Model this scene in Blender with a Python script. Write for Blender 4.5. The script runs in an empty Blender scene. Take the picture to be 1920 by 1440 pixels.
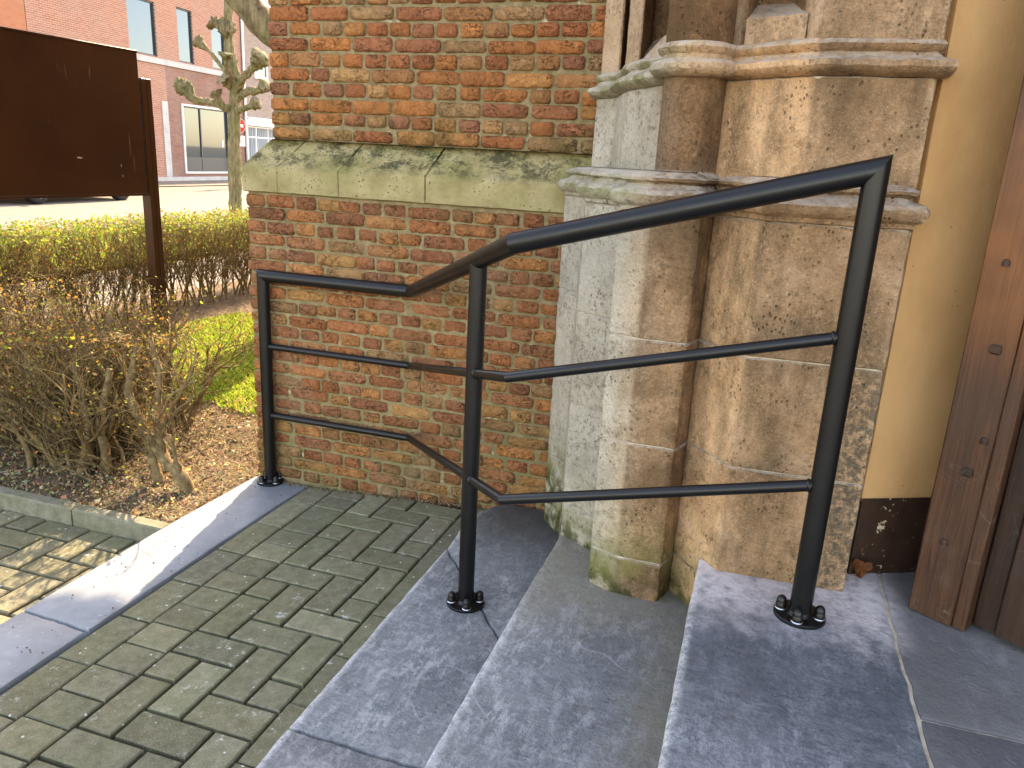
import bpy, math, random
from mathutils import Vector, Matrix, noise
R = math.radians
random.seed(7)
scene = bpy.context.scene
col = scene.collection

# ------------------------------------------------------------------ camera
HEAD, PITCH, ROLL = R(17.0956), R(16.0555), R(-3.0218)
fw = Vector((-math.sin(HEAD)*math.cos(PITCH), math.cos(HEAD)*math.cos(PITCH), -math.sin(PITCH)))
rt = Vector((math.cos(HEAD), math.sin(HEAD), 0)); dn = fw.cross(rt)
r2 = rt*math.cos(ROLL)+dn*math.sin(ROLL); d2 = dn*math.cos(ROLL)-rt*math.sin(ROLL)
cd = bpy.data.cameras.new('camera'); cam = bpy.data.objects.new('camera', cd); col.objects.link(cam)
m3 = Matrix((r2, -d2, -fw)).transposed()
cam.matrix_world = Matrix.Translation((0, 0, 1.40)) @ m3.to_4x4()
cd.sensor_width = 36; cd.lens = 36*1450/1920; cd.clip_start = .02; cd.clip_end = 2000
scene.camera = cam

# ------------------------------------------------------------------ light
SUN_AZ, SUN_EL = R(13.2), R(37)          # azimuth measured from +Y towards -X
sdir = Vector((-math.sin(SUN_AZ)*math.cos(SUN_EL), math.cos(SUN_AZ)*math.cos(SUN_EL), math.sin(SUN_EL)))
w = bpy.data.worlds.new('World'); scene.world = w; w.use_nodes = True
wn = w.node_tree.nodes; wl = w.node_tree.links; wn.clear()
sky = wn.new('ShaderNodeTexSky'); sky.sky_type = 'NISHITA'; sky.sun_disc = False
sky.sun_elevation = SUN_EL; sky.sun_rotation = -SUN_AZ
sky.air_density = 1.0; sky.dust_density = 1.0; sky.ozone_density = 1.0
bg = wn.new('ShaderNodeBackground'); bg.inputs[1].default_value = .15
wo = wn.new('ShaderNodeOutputWorld'); wl.new(sky.outputs[0], bg.inputs[0]); wl.new(bg.outputs[0], wo.inputs[0])
sl = bpy.data.lights.new('sun', 'SUN'); sl.energy = 2.4; sl.angle = R(.53); sl.color = (1, .93, .80)
so = bpy.data.objects.new('sun', sl); col.objects.link(so); so.rotation_euler = (-sdir).to_track_quat('-Z', 'Y').to_euler()
vs = scene.view_settings; vs.view_transform = 'Standard'; vs.look = 'None'; vs.gamma = 1; vs.exposure = 3.0
vs.use_curve_mapping = False
vs.use_white_balance = True; vs.white_balance_temperature = 9500; vs.white_balance_tint = 20
scene.cycles.max_bounces = 8

# ------------------------------------------------------------------ node helper
class NT:
    def __init__(s, name):
        s.m = bpy.data.materials.new(name); s.m.use_nodes = True; s.t = s.m.node_tree; s.t.nodes.clear()
        s.out = s.t.nodes.new('ShaderNodeOutputMaterial'); s.P = s.t.nodes.new('ShaderNodeNewGeometry').outputs['Position']
    def n(s, ty, **kw):
        k = s.t.nodes.new(ty)
        for a, b in kw.items(): setattr(k, a, b)
        return k
    def set(s, sock, v):
        if isinstance(v, bpy.types.NodeSocket): s.t.links.new(v, sock)
        elif isinstance(v, (tuple, list)) and sock.type == 'RGBA': sock.default_value = tuple(v)+(1,) if len(v) == 3 else v
        else: sock.default_value = v
    def noise(s, scale, detail=4, rough=.55, vec=None, dist=0):
        k = s.n('ShaderNodeTexNoise'); s.set(k.inputs['Vector'], vec or s.P)
        k.inputs['Scale'].default_value = scale; k.inputs['Detail'].default_value = detail
        k.inputs['Roughness'].default_value = rough; k.inputs['Distortion'].default_value = dist
        return k.outputs[0]
    def voro(s, scale, vec=None, feature='F1', rnd=1):
        k = s.n('ShaderNodeTexVoronoi', feature=feature); s.set(k.inputs['Vector'], vec or s.P)
        k.inputs['Scale'].default_value = scale; k.inputs['Randomness'].default_value = rnd
        return k.outputs['Distance']
    def mapv(s, scale=(1, 1, 1), loc=(0, 0, 0), rot=(0, 0, 0), vec=None):
        k = s.n('ShaderNodeMapping'); s.set(k.inputs[0], vec or s.P)
        k.inputs['Scale'].default_value = scale; k.inputs['Location'].default_value = loc; k.inputs['Rotation'].default_value = rot
        return k.outputs[0]
    def ramp(s, fac, *stops):
        k = s.n('ShaderNodeValToRGB'); e = k.color_ramp.elements
        while len(e) < len(stops): e.new(.5)
        for q, (p, c) in zip(e, stops):
            q.position = p; q.color = (c, c, c, 1) if isinstance(c, (int, float)) else tuple(c)+(1,)
        s.set(k.inputs[0], fac); return k.outputs[0]
    def mix(s, f, a, b, mode='MIX'):
        k = s.n('ShaderNodeMixRGB', blend_type=mode)
        for i, v in zip(k.inputs, (f, a, b)): s.set(i, v)
        return k.outputs[0]
    def math(s, op, a, b=0.0):
        k = s.n('ShaderNodeMath', operation=op); s.set(k.inputs[0], a); s.set(k.inputs[1], b); return k.outputs[0]
    def rng(s, v, a, b, c=0.0, d=1.0):
        k = s.n('ShaderNodeMapRange', interpolation_type='SMOOTHSTEP'); s.set(k.inputs[0], v)
        for i, q in zip((1, 2, 3, 4), (a, b, c, d)): k.inputs[i].default_value = q
        return k.outputs[0]
    def xyz(s, vec=None):
        k = s.n('ShaderNodeSeparateXYZ'); s.set(k.inputs[0], vec or s.P); return k.outputs
    def attr(s, name='Col'):
        return s.n('ShaderNodeAttribute', attribute_name=name).outputs['Color']
    def bump(s, h, strength=.5, dist=.01, normal=None):
        k = s.n('ShaderNodeBump'); s.set(k.inputs['Height'], h)
        k.inputs['Strength'].default_value = strength; k.inputs['Distance'].default_value = dist
        if normal: s.set(k.inputs['Normal'], normal)
        return k.outputs[0]
    def bsdf(s, color, rough=.8, metal=0.0, normal=None, spec=.3, **kw):
        k = s.n('ShaderNodeBsdfPrincipled'); s.set(k.inputs['Base Color'], color); s.set(k.inputs['Roughness'], rough)
        s.set(k.inputs['Metallic'], metal); s.set(k.inputs['Specular IOR Level'], spec)
        if normal: s.set(k.inputs['Normal'], normal)
        for a, b in kw.items(): s.set(k.inputs[a], b)
        s.t.links.new(k.outputs[0], s.out.inputs[0]); s.b = k; return s.m

M = {}
def mats():
    # old brick, colour per brick in the attribute
    t = NT('old_brick'); c = t.attr()
    n1 = t.noise(55, 6, .7); n2 = t.noise(14, 4, .6); n3 = t.noise(220, 3, .6)
    c = t.mix(t.ramp(n2, (.35, 0), (.7, .5)), c, t.mix(1, c, (.60, .45, .38), 'MULTIPLY'))
    c = t.mix(t.ramp(n1, (.5, 0), (.78, .4)), c, (.46, .22, .10))
    c = t.mix(t.ramp(n3, (.58, 0), (.70, .6)), c, (.06, .03, .02))
    c = t.mix(t.ramp(t.noise(190, 4, .7), (.58, 0), (.72, .45)), c, (.58, .34, .19))
    cr = t.math('MULTIPLY', t.ramp(t.math('ABSOLUTE', t.math('SUBTRACT', t.noise(24, 4, .6, t.mapv((1, 1, 1.5)), 1.3), .5)), (0, 1), (.022, 0)), t.ramp(t.noise(16, 3), (.44, 0), (.56, .85)))
    c = t.mix(cr, c, (.045, .022, .014))  # dark crack lines: crease shading painted into the brick colour
    x, y, z = t.xyz()
    g = t.noise(5, 3, .6); gm = t.math('MULTIPLY', t.ramp(g, (.42, 0), (.62, 1)), t.rng(z, .55, .05, 0, .55))
    g2 = t.math('MULTIPLY', t.ramp(t.noise(7, 3, .6), (.45, 0), (.6, 1)), t.math('MULTIPLY', t.rng(z, 1.75, 1.45, 0, .45), t.rng(z, 1.0, 1.3)))
    c = t.mix(t.math('MAXIMUM', gm, g2), c, (.13, .115, .04))
    c = t.mix(t.math('MULTIPLY', t.ramp(t.noise(3.2, 3, .6), (.52, 0), (.70, .35)), t.rng(z, 1.3, .9)), c, (.34, .24, .17))
    h = t.math('ADD', t.math('MULTIPLY', t.noise(38, 6, .72, dist=1.2), 1.0), t.math('ADD', t.math('MULTIPLY', t.voro(60), .35), t.math('MULTIPLY', cr, -.5)))
    M['brick'] = t.bsdf(c, .93, normal=t.bump(h, 1.0, .024), spec=.15)
    t = NT('lime_mortar'); z = t.xyz()[2]
    c = t.ramp(t.noise(30, 6, .7), (.3, (.152, .116, .060)), (.55, (.260, .199, .107)), (.8, (.412, .318, .181)))
    c = t.mix(t.math('MULTIPLY', t.ramp(t.noise(4, 3), (.4, 0), (.6, 1)), t.rng(z, .8, .1, .1, .6)), c, (.15, .15, .06))
    c = t.mix(t.ramp(t.noise(11, 3, .6), (.66, 0), (.72, .7)), c, (.62, .56, .45))
    M['mortar'] = t.bsdf(c, .95, normal=t.bump(t.noise(120, 5, .7), .8, .008), spec=.1)
    # weathered limestone of the sloping ledge
    t = NT('lichen_limestone'); x, y, z = t.xyz()
    c = t.ramp(t.noise(9, 6, .65), (.3, (.22, .175, .085)), (.5, (.32, .26, .13)), (.75, (.43, .36, .21)))
    c = t.mix(t.math('MULTIPLY', t.ramp(t.noise(6, 4, .6), (.40, 0), (.62, .8)), t.rng(z, 1.25, 1.40, .30, 1)), c, (.17, .165, .055))
    bl = t.math('MULTIPLY', t.ramp(t.noise(9, 9, .85, t.mapv((1, 1, 1.6), (3, 0, 0)), .2), (.468, 0), (.565, .88)), t.rng(z, 1.31, 1.36, .04, 1))
    c = t.mix(bl, c, (.042, .042, .024))
    sp = t.math('MULTIPLY', t.ramp(t.voro(75), (.10, 1), (.24, 0)), t.ramp(t.noise(9, 3), (.5, 0), (.58, 1)))
    c = t.mix(sp, c, (.03, .03, .02))
    h = t.math('ADD', t.noise(45, 6, .7), t.math('MULTIPLY', sp, -.6))
    M['ledge'] = t.bsdf(c, .95, normal=t.bump(h, .7, .012), spec=.1)
    # sandy limestone of the portal
    t = NT('portal_sandstone'); x, y, z = t.xyz(); att = t.attr()
    br = t.ramp(t.noise(7, 6, .65), (.28, (.396, .218, .115)), (.5, (.624, .381, .219)), (.72, (.770, .511, .333)))
    gr = t.ramp(t.noise(8, 6, .65), (.28, (.39, .35, .275)), (.5, (.53, .48, .385)), (.75, (.66, .61, .51)))
    f = t.rng(t.math('ADD', x, t.math('MULTIPLY', t.noise(5, 3), .10)), -.30, -.14, 0, 1)  # greyer, paler to the left: partly stone tone, partly light painted in
    c = t.mix(t.math('MAXIMUM', f, t.rng(z, 1.66, 1.72, 0, .8)), gr, br)
    st = t.math('MULTIPLY', t.ramp(t.noise(3.3, 7, .72, t.mapv((2.2, 2.2, .8))), (.46, 0), (.64, 1)), t.rng(x, -.34, -.22, .06, .80))
    c = t.mix(st, c, (.15, .095, .052))
    pit = t.math('MULTIPLY', t.ramp(t.voro(95, t.mapv((1, 1, .7))), (.06, 1), (.30, 0)), t.ramp(t.noise(11, 5, .7), (.50, 0), (.60, 1)))
    c = t.mix(t.math('MULTIPLY', pit, .6), c, (.08, .05, .03))
    c = t.mix(t.ramp(t.noise(230, 5, .8), (.53, 0), (.68, .75)), c, (.82, .66, .45))
    c = t.mix(t.ramp(t.noise(150, 6, .85), (.51, 0), (.66, .5)), c, (.18, .12, .07))  # dark grain, with some relief shade painted in
    c = t.mix(t.math('MULTIPLY', t.ramp(t.noise(48, 6, .8), (.50, 0), (.64, .7)), t.ramp(t.noise(6, 4, .6), (.42, 0), (.58, 1))), c, (.15, .095, .052))
    sp_ = t.n('ShaderNodeSeparateColor'); t.set(sp_.inputs[0], att); old = t.rng(sp_.outputs[0], 1.0, .78)  # mask follows the painted face tints, not age; darker ones get brown grain
    c = t.mix(t.math('MULTIPLY', old, t.ramp(t.noise(105, 7, .88), (.47, 0), (.58, .62))), c, (.19, .12, .068))
    c = t.mix(t.math('MULTIPLY', old, t.math('MULTIPLY', t.ramp(t.noise(5, 5, .7), (.46, 0), (.60, .72)), 1)), c, (.19, .12, .068))
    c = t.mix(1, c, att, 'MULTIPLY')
    gm = t.math('MULTIPLY', t.ramp(t.noise(9, 4, .6), (.36, 0), (.58, 1)), t.math('MULTIPLY', t.rng(z, .56, .27), t.rng(x, .05, -.25, .25, .9)))
    gm2 = t.math('MULTIPLY', t.ramp(t.noise(14, 4, .6), (.42, 0), (.6, 1)), t.math('MULTIPLY', t.math('MULTIPLY', t.rng(z, 1.30, 1.345), t.rng(z, 1.70, 1.66)), t.rng(x, -.15, -.4, 0, .8)))
    gm2 = t.math('MULTIPLY', gm2, t.math('ADD', t.rng(z, 1.39, 1.36), t.rng(z, 1.60, 1.63)))
    c = t.mix(t.math('MAXIMUM', gm, gm2), c, (.19, .19, .045))
    c = t.mix(t.math('MULTIPLY', t.rng(z, .34, .27), t.ramp(t.noise(18, 4), (.4, 0), (.55, .8))), c, (.05, .055, .018))
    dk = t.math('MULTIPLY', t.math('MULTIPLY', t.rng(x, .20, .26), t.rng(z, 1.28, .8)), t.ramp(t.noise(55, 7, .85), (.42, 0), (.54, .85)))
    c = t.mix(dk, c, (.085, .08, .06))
    # paler tone on the upper sides of the mouldings
    nz = t.xyz(t.n('ShaderNodeNewGeometry').outputs['Normal'])[2]
    c = t.mix(t.math('MULTIPLY', t.rng(nz, .25, .8, 0, .7), t.ramp(t.noise(40, 4), (.35, .2), (.6, 1))), c, (.58, .50, .42))
    h = t.math('ADD', t.math('MULTIPLY', t.noise(85, 6, .75), 1), t.math('MULTIPLY', pit, -1.1))
    h = t.math('ADD', h, t.math('MULTIPLY', t.noise(22, 4, .6), .9))
    M['sand'] = t.bsdf(c, .95, normal=t.bump(h, .95, .016), spec=.12)
    t = NT('joint_mortar')
    M['joint'] = t.bsdf(t.ramp(t.noise(40, 4), (.3, (.36, .30, .21)), (.7, (.66, .58, .44))), .95, spec=.1)
    # belgian bluestone
    t = NT('bluestone'); x, y, z = t.xyz()
    c = t.ramp(t.noise(3.4, 6, .62), (.34, (.100, .114, .123)), (.50, (.144, .158, .165)), (.68, (.201, .211, .211)))
    c = t.mix(t.math('MULTIPLY', t.ramp(t.noise(34, 9, .88, t.mapv((1, .38, 1), rot=(0, 0, .3))), (.485, 0), (.575, .80)), t.ramp(t.noise(3.6, 6, .72), (.40, .14), (.62, .95))), c, (.43, .44, .435))
    c = t.mix(t.math('MULTIPLY', t.ramp(t.noise(75, 8, .88), (.50, 0), (.60, .75)), t.ramp(t.noise(6, 4, .6), (.35, .25), (.6, .9))), c, (.032, .038, .045))
    c = t.mix(t.math('MULTIPLY', t.ramp(t.noise(13, 8, .85), (.55, 0), (.66, .55)), t.ramp(t.noise(2.2, 3), (.45, .1), (.6, 1))), c, (.36, .36, .35))
    def lines(sc, wd, dist, seed):
        n_ = t.noise(sc, 2, .4, t.mapv((1, 1, 1), (seed, seed*2, 0)), dist)
        return t.ramp(t.math('ABSOLUTE', t.math('SUBTRACT', n_, .5)), (0, 1), (wd, 0))
    scr = t.math('MULTIPLY', lines(2.2, .0016, .3, 3), t.ramp(t.noise(4, 3), (.52, 0), (.60, .7)))
    c = t.mix(t.math('MULTIPLY', scr, .5), c, (.46, .46, .47))
    sp = t.ramp(t.voro(26), (.03, 1), (.05, 0))
    c = t.mix(t.math('MULTIPLY', sp, t.ramp(t.noise(6), (.5, 0), (.6, .8))), c, (.60, .58, .52))
    c = t.mix(t.math('MULTIPLY', t.ramp(t.noise(16, 9, .88, t.mapv((1, 3.2, 1), rot=(0, 0, .25))), (.51, 0), (.60, .40)), t.ramp(t.noise(3.2, 3), (.42, .2), (.6, 1))), c, (.44, .445, .45))
    # darker slate of the top step, brown worn threshold
    c = t.mix(t.math('MULTIPLY', t.rng(z, .38, .41), .62), c, t.mix(1, c, (.50, .54, .62), 'MULTIPLY'))
    c = t.mix(t.math('MULTIPLY', t.math('MULTIPLY', t.rng(x, .402, .408), t.rng(z, .38, .41)), t.ramp(t.noise(6, 6, .7), (.3, .45), (.7, .85))), c, (.105, .10, .095))
    # worn pale arrises of the three treads
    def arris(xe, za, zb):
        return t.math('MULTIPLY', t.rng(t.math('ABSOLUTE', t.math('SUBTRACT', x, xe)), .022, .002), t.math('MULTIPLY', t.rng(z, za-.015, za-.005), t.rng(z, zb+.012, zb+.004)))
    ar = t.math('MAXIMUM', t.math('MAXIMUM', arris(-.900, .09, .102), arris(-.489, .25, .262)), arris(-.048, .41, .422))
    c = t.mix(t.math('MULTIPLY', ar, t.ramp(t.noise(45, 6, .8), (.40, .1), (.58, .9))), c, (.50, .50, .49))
    # efflorescence at the back of the top step, algae at the back of the middle one, grime at the back of the lowest
    ef = t.math('MULTIPLY', t.rng(t.math('ADD', y, t.math('MULTIPLY', t.noise(11, 7, .75), .5)), 1.80, 2.08), t.math('MULTIPLY', t.rng(z, .38, .41), t.rng(x, .46, .36)))
    c = t.mix(t.math('MULTIPLY', ef, t.ramp(t.noise(24, 5, .7), (.30, .25), (.55, .95))), c, (.62, .56, .55))
    al = t.math('MULTIPLY', t.math('MULTIPLY', t.rng(z, .22, .25), t.rng(z, .34, .30)), t.math('MAXIMUM', t.rng(x, -.22, -.06, 0, .8), t.rng(y, 1.55, 1.95, 0, .85)))
    c = t.mix(t.math('MULTIPLY', al, t.ramp(t.noise(8, 6, .7), (.28, .35), (.6, 1))), c, (.20, .178, .128))
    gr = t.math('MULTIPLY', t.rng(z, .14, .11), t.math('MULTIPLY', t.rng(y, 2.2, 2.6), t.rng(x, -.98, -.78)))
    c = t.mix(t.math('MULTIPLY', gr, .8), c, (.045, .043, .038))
    dirt = t.math('MULTIPLY', t.ramp(t.noise(22, 8, .85), (.56, 0), (.66, .8)), t.math('MAXIMUM', t.ramp(t.noise(2.7, 2), (.48, 0), (.58, .8)), t.math('MULTIPLY', t.rng(z, .22, .25), t.rng(z, .34, .30, 0, .8))))
    c = t.mix(dirt, c, (.10, .085, .065))
    wb = t.math('MULTIPLY', t.rng(t.voro(1.0, t.mapv((1, 1, 0), (.60, -2.06, 0))), .19, .02, 0, .5), t.math('MULTIPLY', t.rng(z, .16, .12), t.ramp(t.noise(16, 4), (.35, 0), (.6, 1))))
    c = t.mix(wb, c, (.10, .20, .36))
    h = t.math('ADD', t.noise(12, 6, .65), t.math('MULTIPLY', t.noise(110, 4, .7), .5))
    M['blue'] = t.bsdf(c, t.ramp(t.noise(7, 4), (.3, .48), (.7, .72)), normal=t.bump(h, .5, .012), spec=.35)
    t = NT('bluestone_kerb')
    c = t.ramp(t.noise(4.5, 7, .65), (.32, (.147, .165, .176)), (.55, (.203, .225, .240)), (.75, (.273, .300, .311)))
    c = t.mix(t.ramp(t.noise(60, 4, .7), (.60, 0), (.75, .5)), c, (.55, .56, .58))
    c = t.mix(t.ramp(t.voro(22), (.035, .8), (.06, 0)), c, (.08, .07, .06))
    M['kerb'] = t.bsdf(c, .62, normal=t.bump(t.noise(30, 6, .7), .3, .006), spec=.3)
    # concrete pavers
    t = NT('concrete_paver'); a = t.attr()
    c = t.ramp(t.noise(26, 6, .7), (.3, (.111, .102, .062)), (.55, (.173, .161, .103)), (.8, (.253, .235, .166)))
    c = t.mix(1, c, a, 'MULTIPLY')
    c = t.mix(t.ramp(t.noise(260, 4, .8), (.55, 0), (.66, .7)), c, (.36, .345, .27))
    c = t.mix(t.ramp(t.noise(300, 4, .8), (.56, 0), (.66, .75)), c, (.035, .033, .018))
    c = t.mix(t.math('MULTIPLY', t.ramp(t.voro(22), (.06, 1), (.10, 0)), t.ramp(t.noise(3, 2), (.40, 0), (.52, .9))), c, (.62, .61, .56))
    c = t.mix(t.math('MULTIPLY', t.ramp(t.noise(20, 7, .85), (.58, 0), (.66, .85)), t.ramp(t.noise(5, 2), (.50, 0), (.58, 1))), c, (.52, .51, .46))
    c = t.mix(t.ramp(t.noise(2.2, 4, .6), (.42, 0), (.7, .45)), c, (.13, .15, .06))
    M['paver'] = t.bsdf(c, .92, normal=t.bump(t.noise(240, 4, .7), .5, .004), spec=.15)
    t = NT('joint_sand')
    M['jsand'] = t.bsdf(t.ramp(t.noise(90, 4), (.3, (.022, .018, .011)), (.7, (.075, .062, .038))), 1, spec=.05)
    t = NT('garden_soil'); 
    c = t.ramp(t.noise(35, 6, .75), (.3, (.084, .060, .036)), (.55, (.204, .150, .096)), (.8, (.348, .264, .174)))
    M['soil'] = t.bsdf(c, 1, normal=t.bump(t.noise(60, 6, .75), 1, .02), spec=.05)
    t = NT('grass_ground')
    M['turf'] = t.bsdf(t.ramp(t.noise(12, 5, .7), (.3, (.06, .075, .015)), (.7, (.14, .16, .03))), 1, normal=t.bump(t.noise(80, 4), 1, .02), spec=.05)
    def leafy(name, rough=.6, trans=.45):
        t = NT(name); c = t.attr(); k = t.n('ShaderNodeBsdfTranslucent'); t.set(k.inputs[0], c)
        t.bsdf(c, rough, spec=.25); mx = t.n('ShaderNodeMixShader'); mx.inputs[0].default_value = trans
        t.t.links.new(t.b.outputs[0], mx.inputs[1]); t.t.links.new(k.outputs[0], mx.inputs[2]); t.t.links.new(mx.outputs[0], t.out.inputs[0]); return t.m
    M['leaf'] = leafy('hedge_leaf'); M['grass'] = leafy('grass_blade', .7, .5); M['litter'] = leafy('dry_leaf', .9, .15)
    t = NT('twig_bark')
    c = t.ramp(t.noise(30, 4, .6), (.3, (.074, .049, .024)), (.55, (.182, .128, .062)), (.8, (.351, .263, .135)))
    M['twig'] = t.bsdf(c, .85, normal=t.bump(t.noise(150, 3), .5, .004), spec=.15)
    t = NT('plane_bark'); 
    v = t.mapv((9, 9, 2.0)); c = t.ramp(t.noise(2.2, 7, .7, v), (.3, (.057, .044, .025)), (.5, (.218, .172, .098)), (.72, (.391, .322, .196)))
    c = t.mix(t.ramp(t.noise(2.5, 4), (.45, 0), (.65, .5)), c, (.13, .14, .05))
    M['bark'] = t.bsdf(c, .95, normal=t.bump(t.noise(3.0, 7, .75, v), 1, .03), spec=.1)
    t = NT('black_powder_coat')
    M['black'] = t.bsdf((.003, .0031, .0034), t.ramp(t.noise(9, 3), (.3, .33), (.7, .42)), normal=t.bump(t.noise(700, 2), .06, .001), spec=.36)
    t = NT('zinc_washer'); M['zinc'] = t.bsdf((.6, .6, .6), .35, 1.0)
    t = NT('brown_lacquer'); x, y, z = t.xyz()
    c = t.ramp(t.noise(2.2, 4, .6), (.3, (.024, .006, .002)), (.7, (.046, .012, .003)))
    dr = t.math('MULTIPLY', t.ramp(t.noise(11, 2, .4, t.mapv((1, 9, .5))), (.68, 0), (.70, 1)), t.ramp(t.noise(4, 2), (.56, 0), (.66, .35)))
    c = t.mix(dr, c, (.28, .20, .11))
    M['brown'] = t.bsdf(c, .33, normal=t.bump(t.noise(60, 3), .04, .002), spec=.22)
    t = NT('bird_dropping'); M['dropping'] = t.bsdf((.30, .24, .15), .9)
    # oak door
    t = NT('oiled_oak'); x, y, z = t.xyz(); att = t.attr()
    v = t.mapv((60, 60, 2.6)); g = t.noise(1.6, 6, .68, v, .8)
    c = t.ramp(g, (.30, (.014, .005, .003)), (.5, (.050, .018, .007)), (.72, (.101, .039, .015)))
    c = t.mix(t.ramp(t.noise(3.1, 4, .6), (.40, 0), (.68, .75)), c, (.055, .026, .015))
    c = t.mix(t.math('MULTIPLY', t.rng(z, .95, 1.25), t.ramp(t.noise(2.4, 3), (.42, 0), (.62, .7))), c, (.23, .08, .022))
    c = t.mix(t.math('MULTIPLY', t.rng(z, .80, .45), t.ramp(t.noise(11, 5, .7), (.50, 0), (.70, .45))), c, (.080, .055, .042))
    n_ = t.noise(9, 2, .4, t.mapv((1, 1, 1.6)), 1.6)
    sc = t.math('MULTIPLY', t.ramp(t.math('ABSOLUTE', t.math('SUBTRACT', n_, .5)), (0, 1), (.009, 0)), t.math('MULTIPLY', t.ramp(t.noise(6, 2), (.56, 0), (.64, .35)), t.rng(z, 1.0, .6)))
    c = t.mix(sc, c, (.24, .20, .16))
    c = t.mix(1, c, att, 'MULTIPLY')
    M['oak'] = t.bsdf(c, .55, normal=t.bump(g, .5, .004), spec=.35)
    t = NT('ochre_plaster')
    c = t.ramp(t.noise(5, 5, .6, t.mapv((1, 1, .6))), (.3, (.494, .264, .109)), (.55, (.583, .328, .144)), (.8, (.636, .383, .183)))
    c = t.mix(t.ramp(t.voro(19), (.03, .8), (.05, 0)), c, (.16, .08, .03))
    M['plaster'] = t.bsdf(c, .85, normal=t.bump(t.math('ADD', t.noise(18, 5, .6), t.math('MULTIPLY', t.noise(160, 3), .3)), .3, .01), spec=.2)
    t = NT('dark_skirting_paint')
    c = t.ramp(t.noise(14, 4), (.3, (.022, .010, .006)), (.7, (.05, .024, .014)))
    c = t.mix(t.math('MULTIPLY', t.ramp(t.noise(46, 4, .7), (.62, 0), (.66, 1)), t.ramp(t.noise(9, 3), (.50, 0), (.58, .9))), c, (.62, .50, .33))
    M['skirt'] = t.bsdf(c, .6, spec=.3)
    # far buildings
    def fbrick(name, c1, c2, mo, sx=.22, sz=.065):
        t = NT(name); dd = t.n('ShaderNodeVectorMath', operation='DOT_PRODUCT'); t.set(dd.inputs[0], t.P); dd.inputs[1].default_value = (-.0698, .9976, 0)
        z = t.xyz()[2]; cb = t.n('ShaderNodeCombineXYZ'); t.set(cb.inputs[0], dd.outputs['Value']); t.set(cb.inputs[1], z)
        b = t.n('ShaderNodeTexBrick'); t.set(b.inputs['Vector'], cb.outputs[0]); b.inputs['Scale'].default_value = 1
        b.inputs['Brick Width'].default_value = sx; b.inputs['Row Height'].default_value = sz; b.inputs['Mortar Size'].default_value = .008
        for i, q in zip(('Color1', 'Color2', 'Mortar'), (c1, c2, mo)): t.set(b.inputs[i], q)
        c = t.mix(t.ramp(t.noise(1.1, 5, .6), (.35, 0), (.7, .3)), b.outputs[0], (.30, .24, .20))
        return t.bsdf(c, .9, normal=t.bump(b.outputs['Fac'], -.4, .008), spec=.1)
    M['f_red'] = fbrick('salmon_brick', (.33, .125, .080), (.42, .18, .115), (.42, .31, .25))
    M['f_dark'] = fbrick('dark_red_brick', (.20, .085, .065), (.29, .13, .10), (.25, .18, .15))
    M['f_grey'] = fbrick('grey_brown_brick', (.24, .17, .14), (.32, .24, .20), (.34, .28, .25))
    M['f_orange'] = fbrick('orange_brick', (.40, .13, .06), (.46, .16, .08), (.40, .18, .10))
    t = NT('cast_stone'); M['trim'] = t.bsdf(t.ramp(t.noise(3, 4), (.3, (.36, .35, .34)), (.7, (.48, .47, .45))), .85)
    t = NT('white_joinery'); M['white'] = t.bsdf((.72, .72, .70), .5)
    t = NT('dark_joinery'); M['dframe'] = t.bsdf((.035, .045, .055), .4)
    t = NT('window_pane'); k = t.n('ShaderNodeBsdfGlossy'); k.inputs['Roughness'].default_value = .02; k.inputs[0].default_value = (.50, .75, 1.0, 1)
    t.bsdf((.035, .042, .042), .05, spec=.2); mx = t.n('ShaderNodeMixShader'); mx.inputs[0].default_value = .08
    t.t.links.new(t.b.outputs[0], mx.inputs[1]); t.t.links.new(k.outputs[0], mx.inputs[2]); t.t.links.new(mx.outputs[0], t.out.inputs[0]); M['glass'] = t.m
    t = NT('net_curtain'); M['curtain'] = t.bsdf(t.ramp(t.noise(6, 3, .5, t.mapv((6, 6, .2))), (.35, (.20, .23, .25)), (.65, (.38, .41, .43))), .9)
    t = NT('street_pavers')
    c = t.ramp(t.noise(3, 6, .7), (.3, (.132, .115, .093)), (.7, (.191, .170, .140)))
    c = t.mix(t.ramp(t.noise(10, 4, .6, t.mapv((.25, 2.2, 1))), (.5, 0), (.7, .5)), c, (.10, .09, .075))
    M['road'] = t.bsdf(c, .9, normal=t.bump(t.noise(12, 4), .3, .02), spec=.15)
    t = NT('concrete_edging')
    c = t.ramp(t.noise(22, 6, .7), (.3, (.12, .115, .08)), (.7, (.25, .24, .18)))
    c = t.mix(t.ramp(t.noise(4, 3), (.45, 0), (.65, .5)), c, (.10, .11, .045))
    M['edging'] = t.bsdf(c, .95, normal=t.bump(t.noise(150, 4), .5, .004), spec=.1)
    t = NT('car_paint'); M['carp'] = t.bsdf((.03, .033, .04), .25, .3, spec=.5, **{'Coat Weight': .6})
    t = NT('silver_car_paint'); M['carp2'] = t.bsdf((.30, .31, .32), .28, .6, spec=.5, **{'Coat Weight': .6})
    t = NT('tyre_rubber'); M['tyre'] = t.bsdf((.015, .015, .016), .8)
    t = NT('alloy'); M['alloy'] = t.bsdf((.55, .55, .56), .35, .8)
    t = NT('red_lamp'); M['redlamp'] = t.bsdf((.35, .01, .01), .2)
    t = NT('sign_red'); M['sred'] = t.bsdf((.55, .02, .025), .4)
    t = NT('pole_orange'); M['spole'] = t.bsdf((.55, .13, .06), .5)
    t = NT('sign_white'); M['swhite'] = t.bsdf((.75, .75, .74), .4)
    t = NT('chrome'); M['chrome'] = t.bsdf((.6, .6, .6), .25, 1.0)
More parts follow.
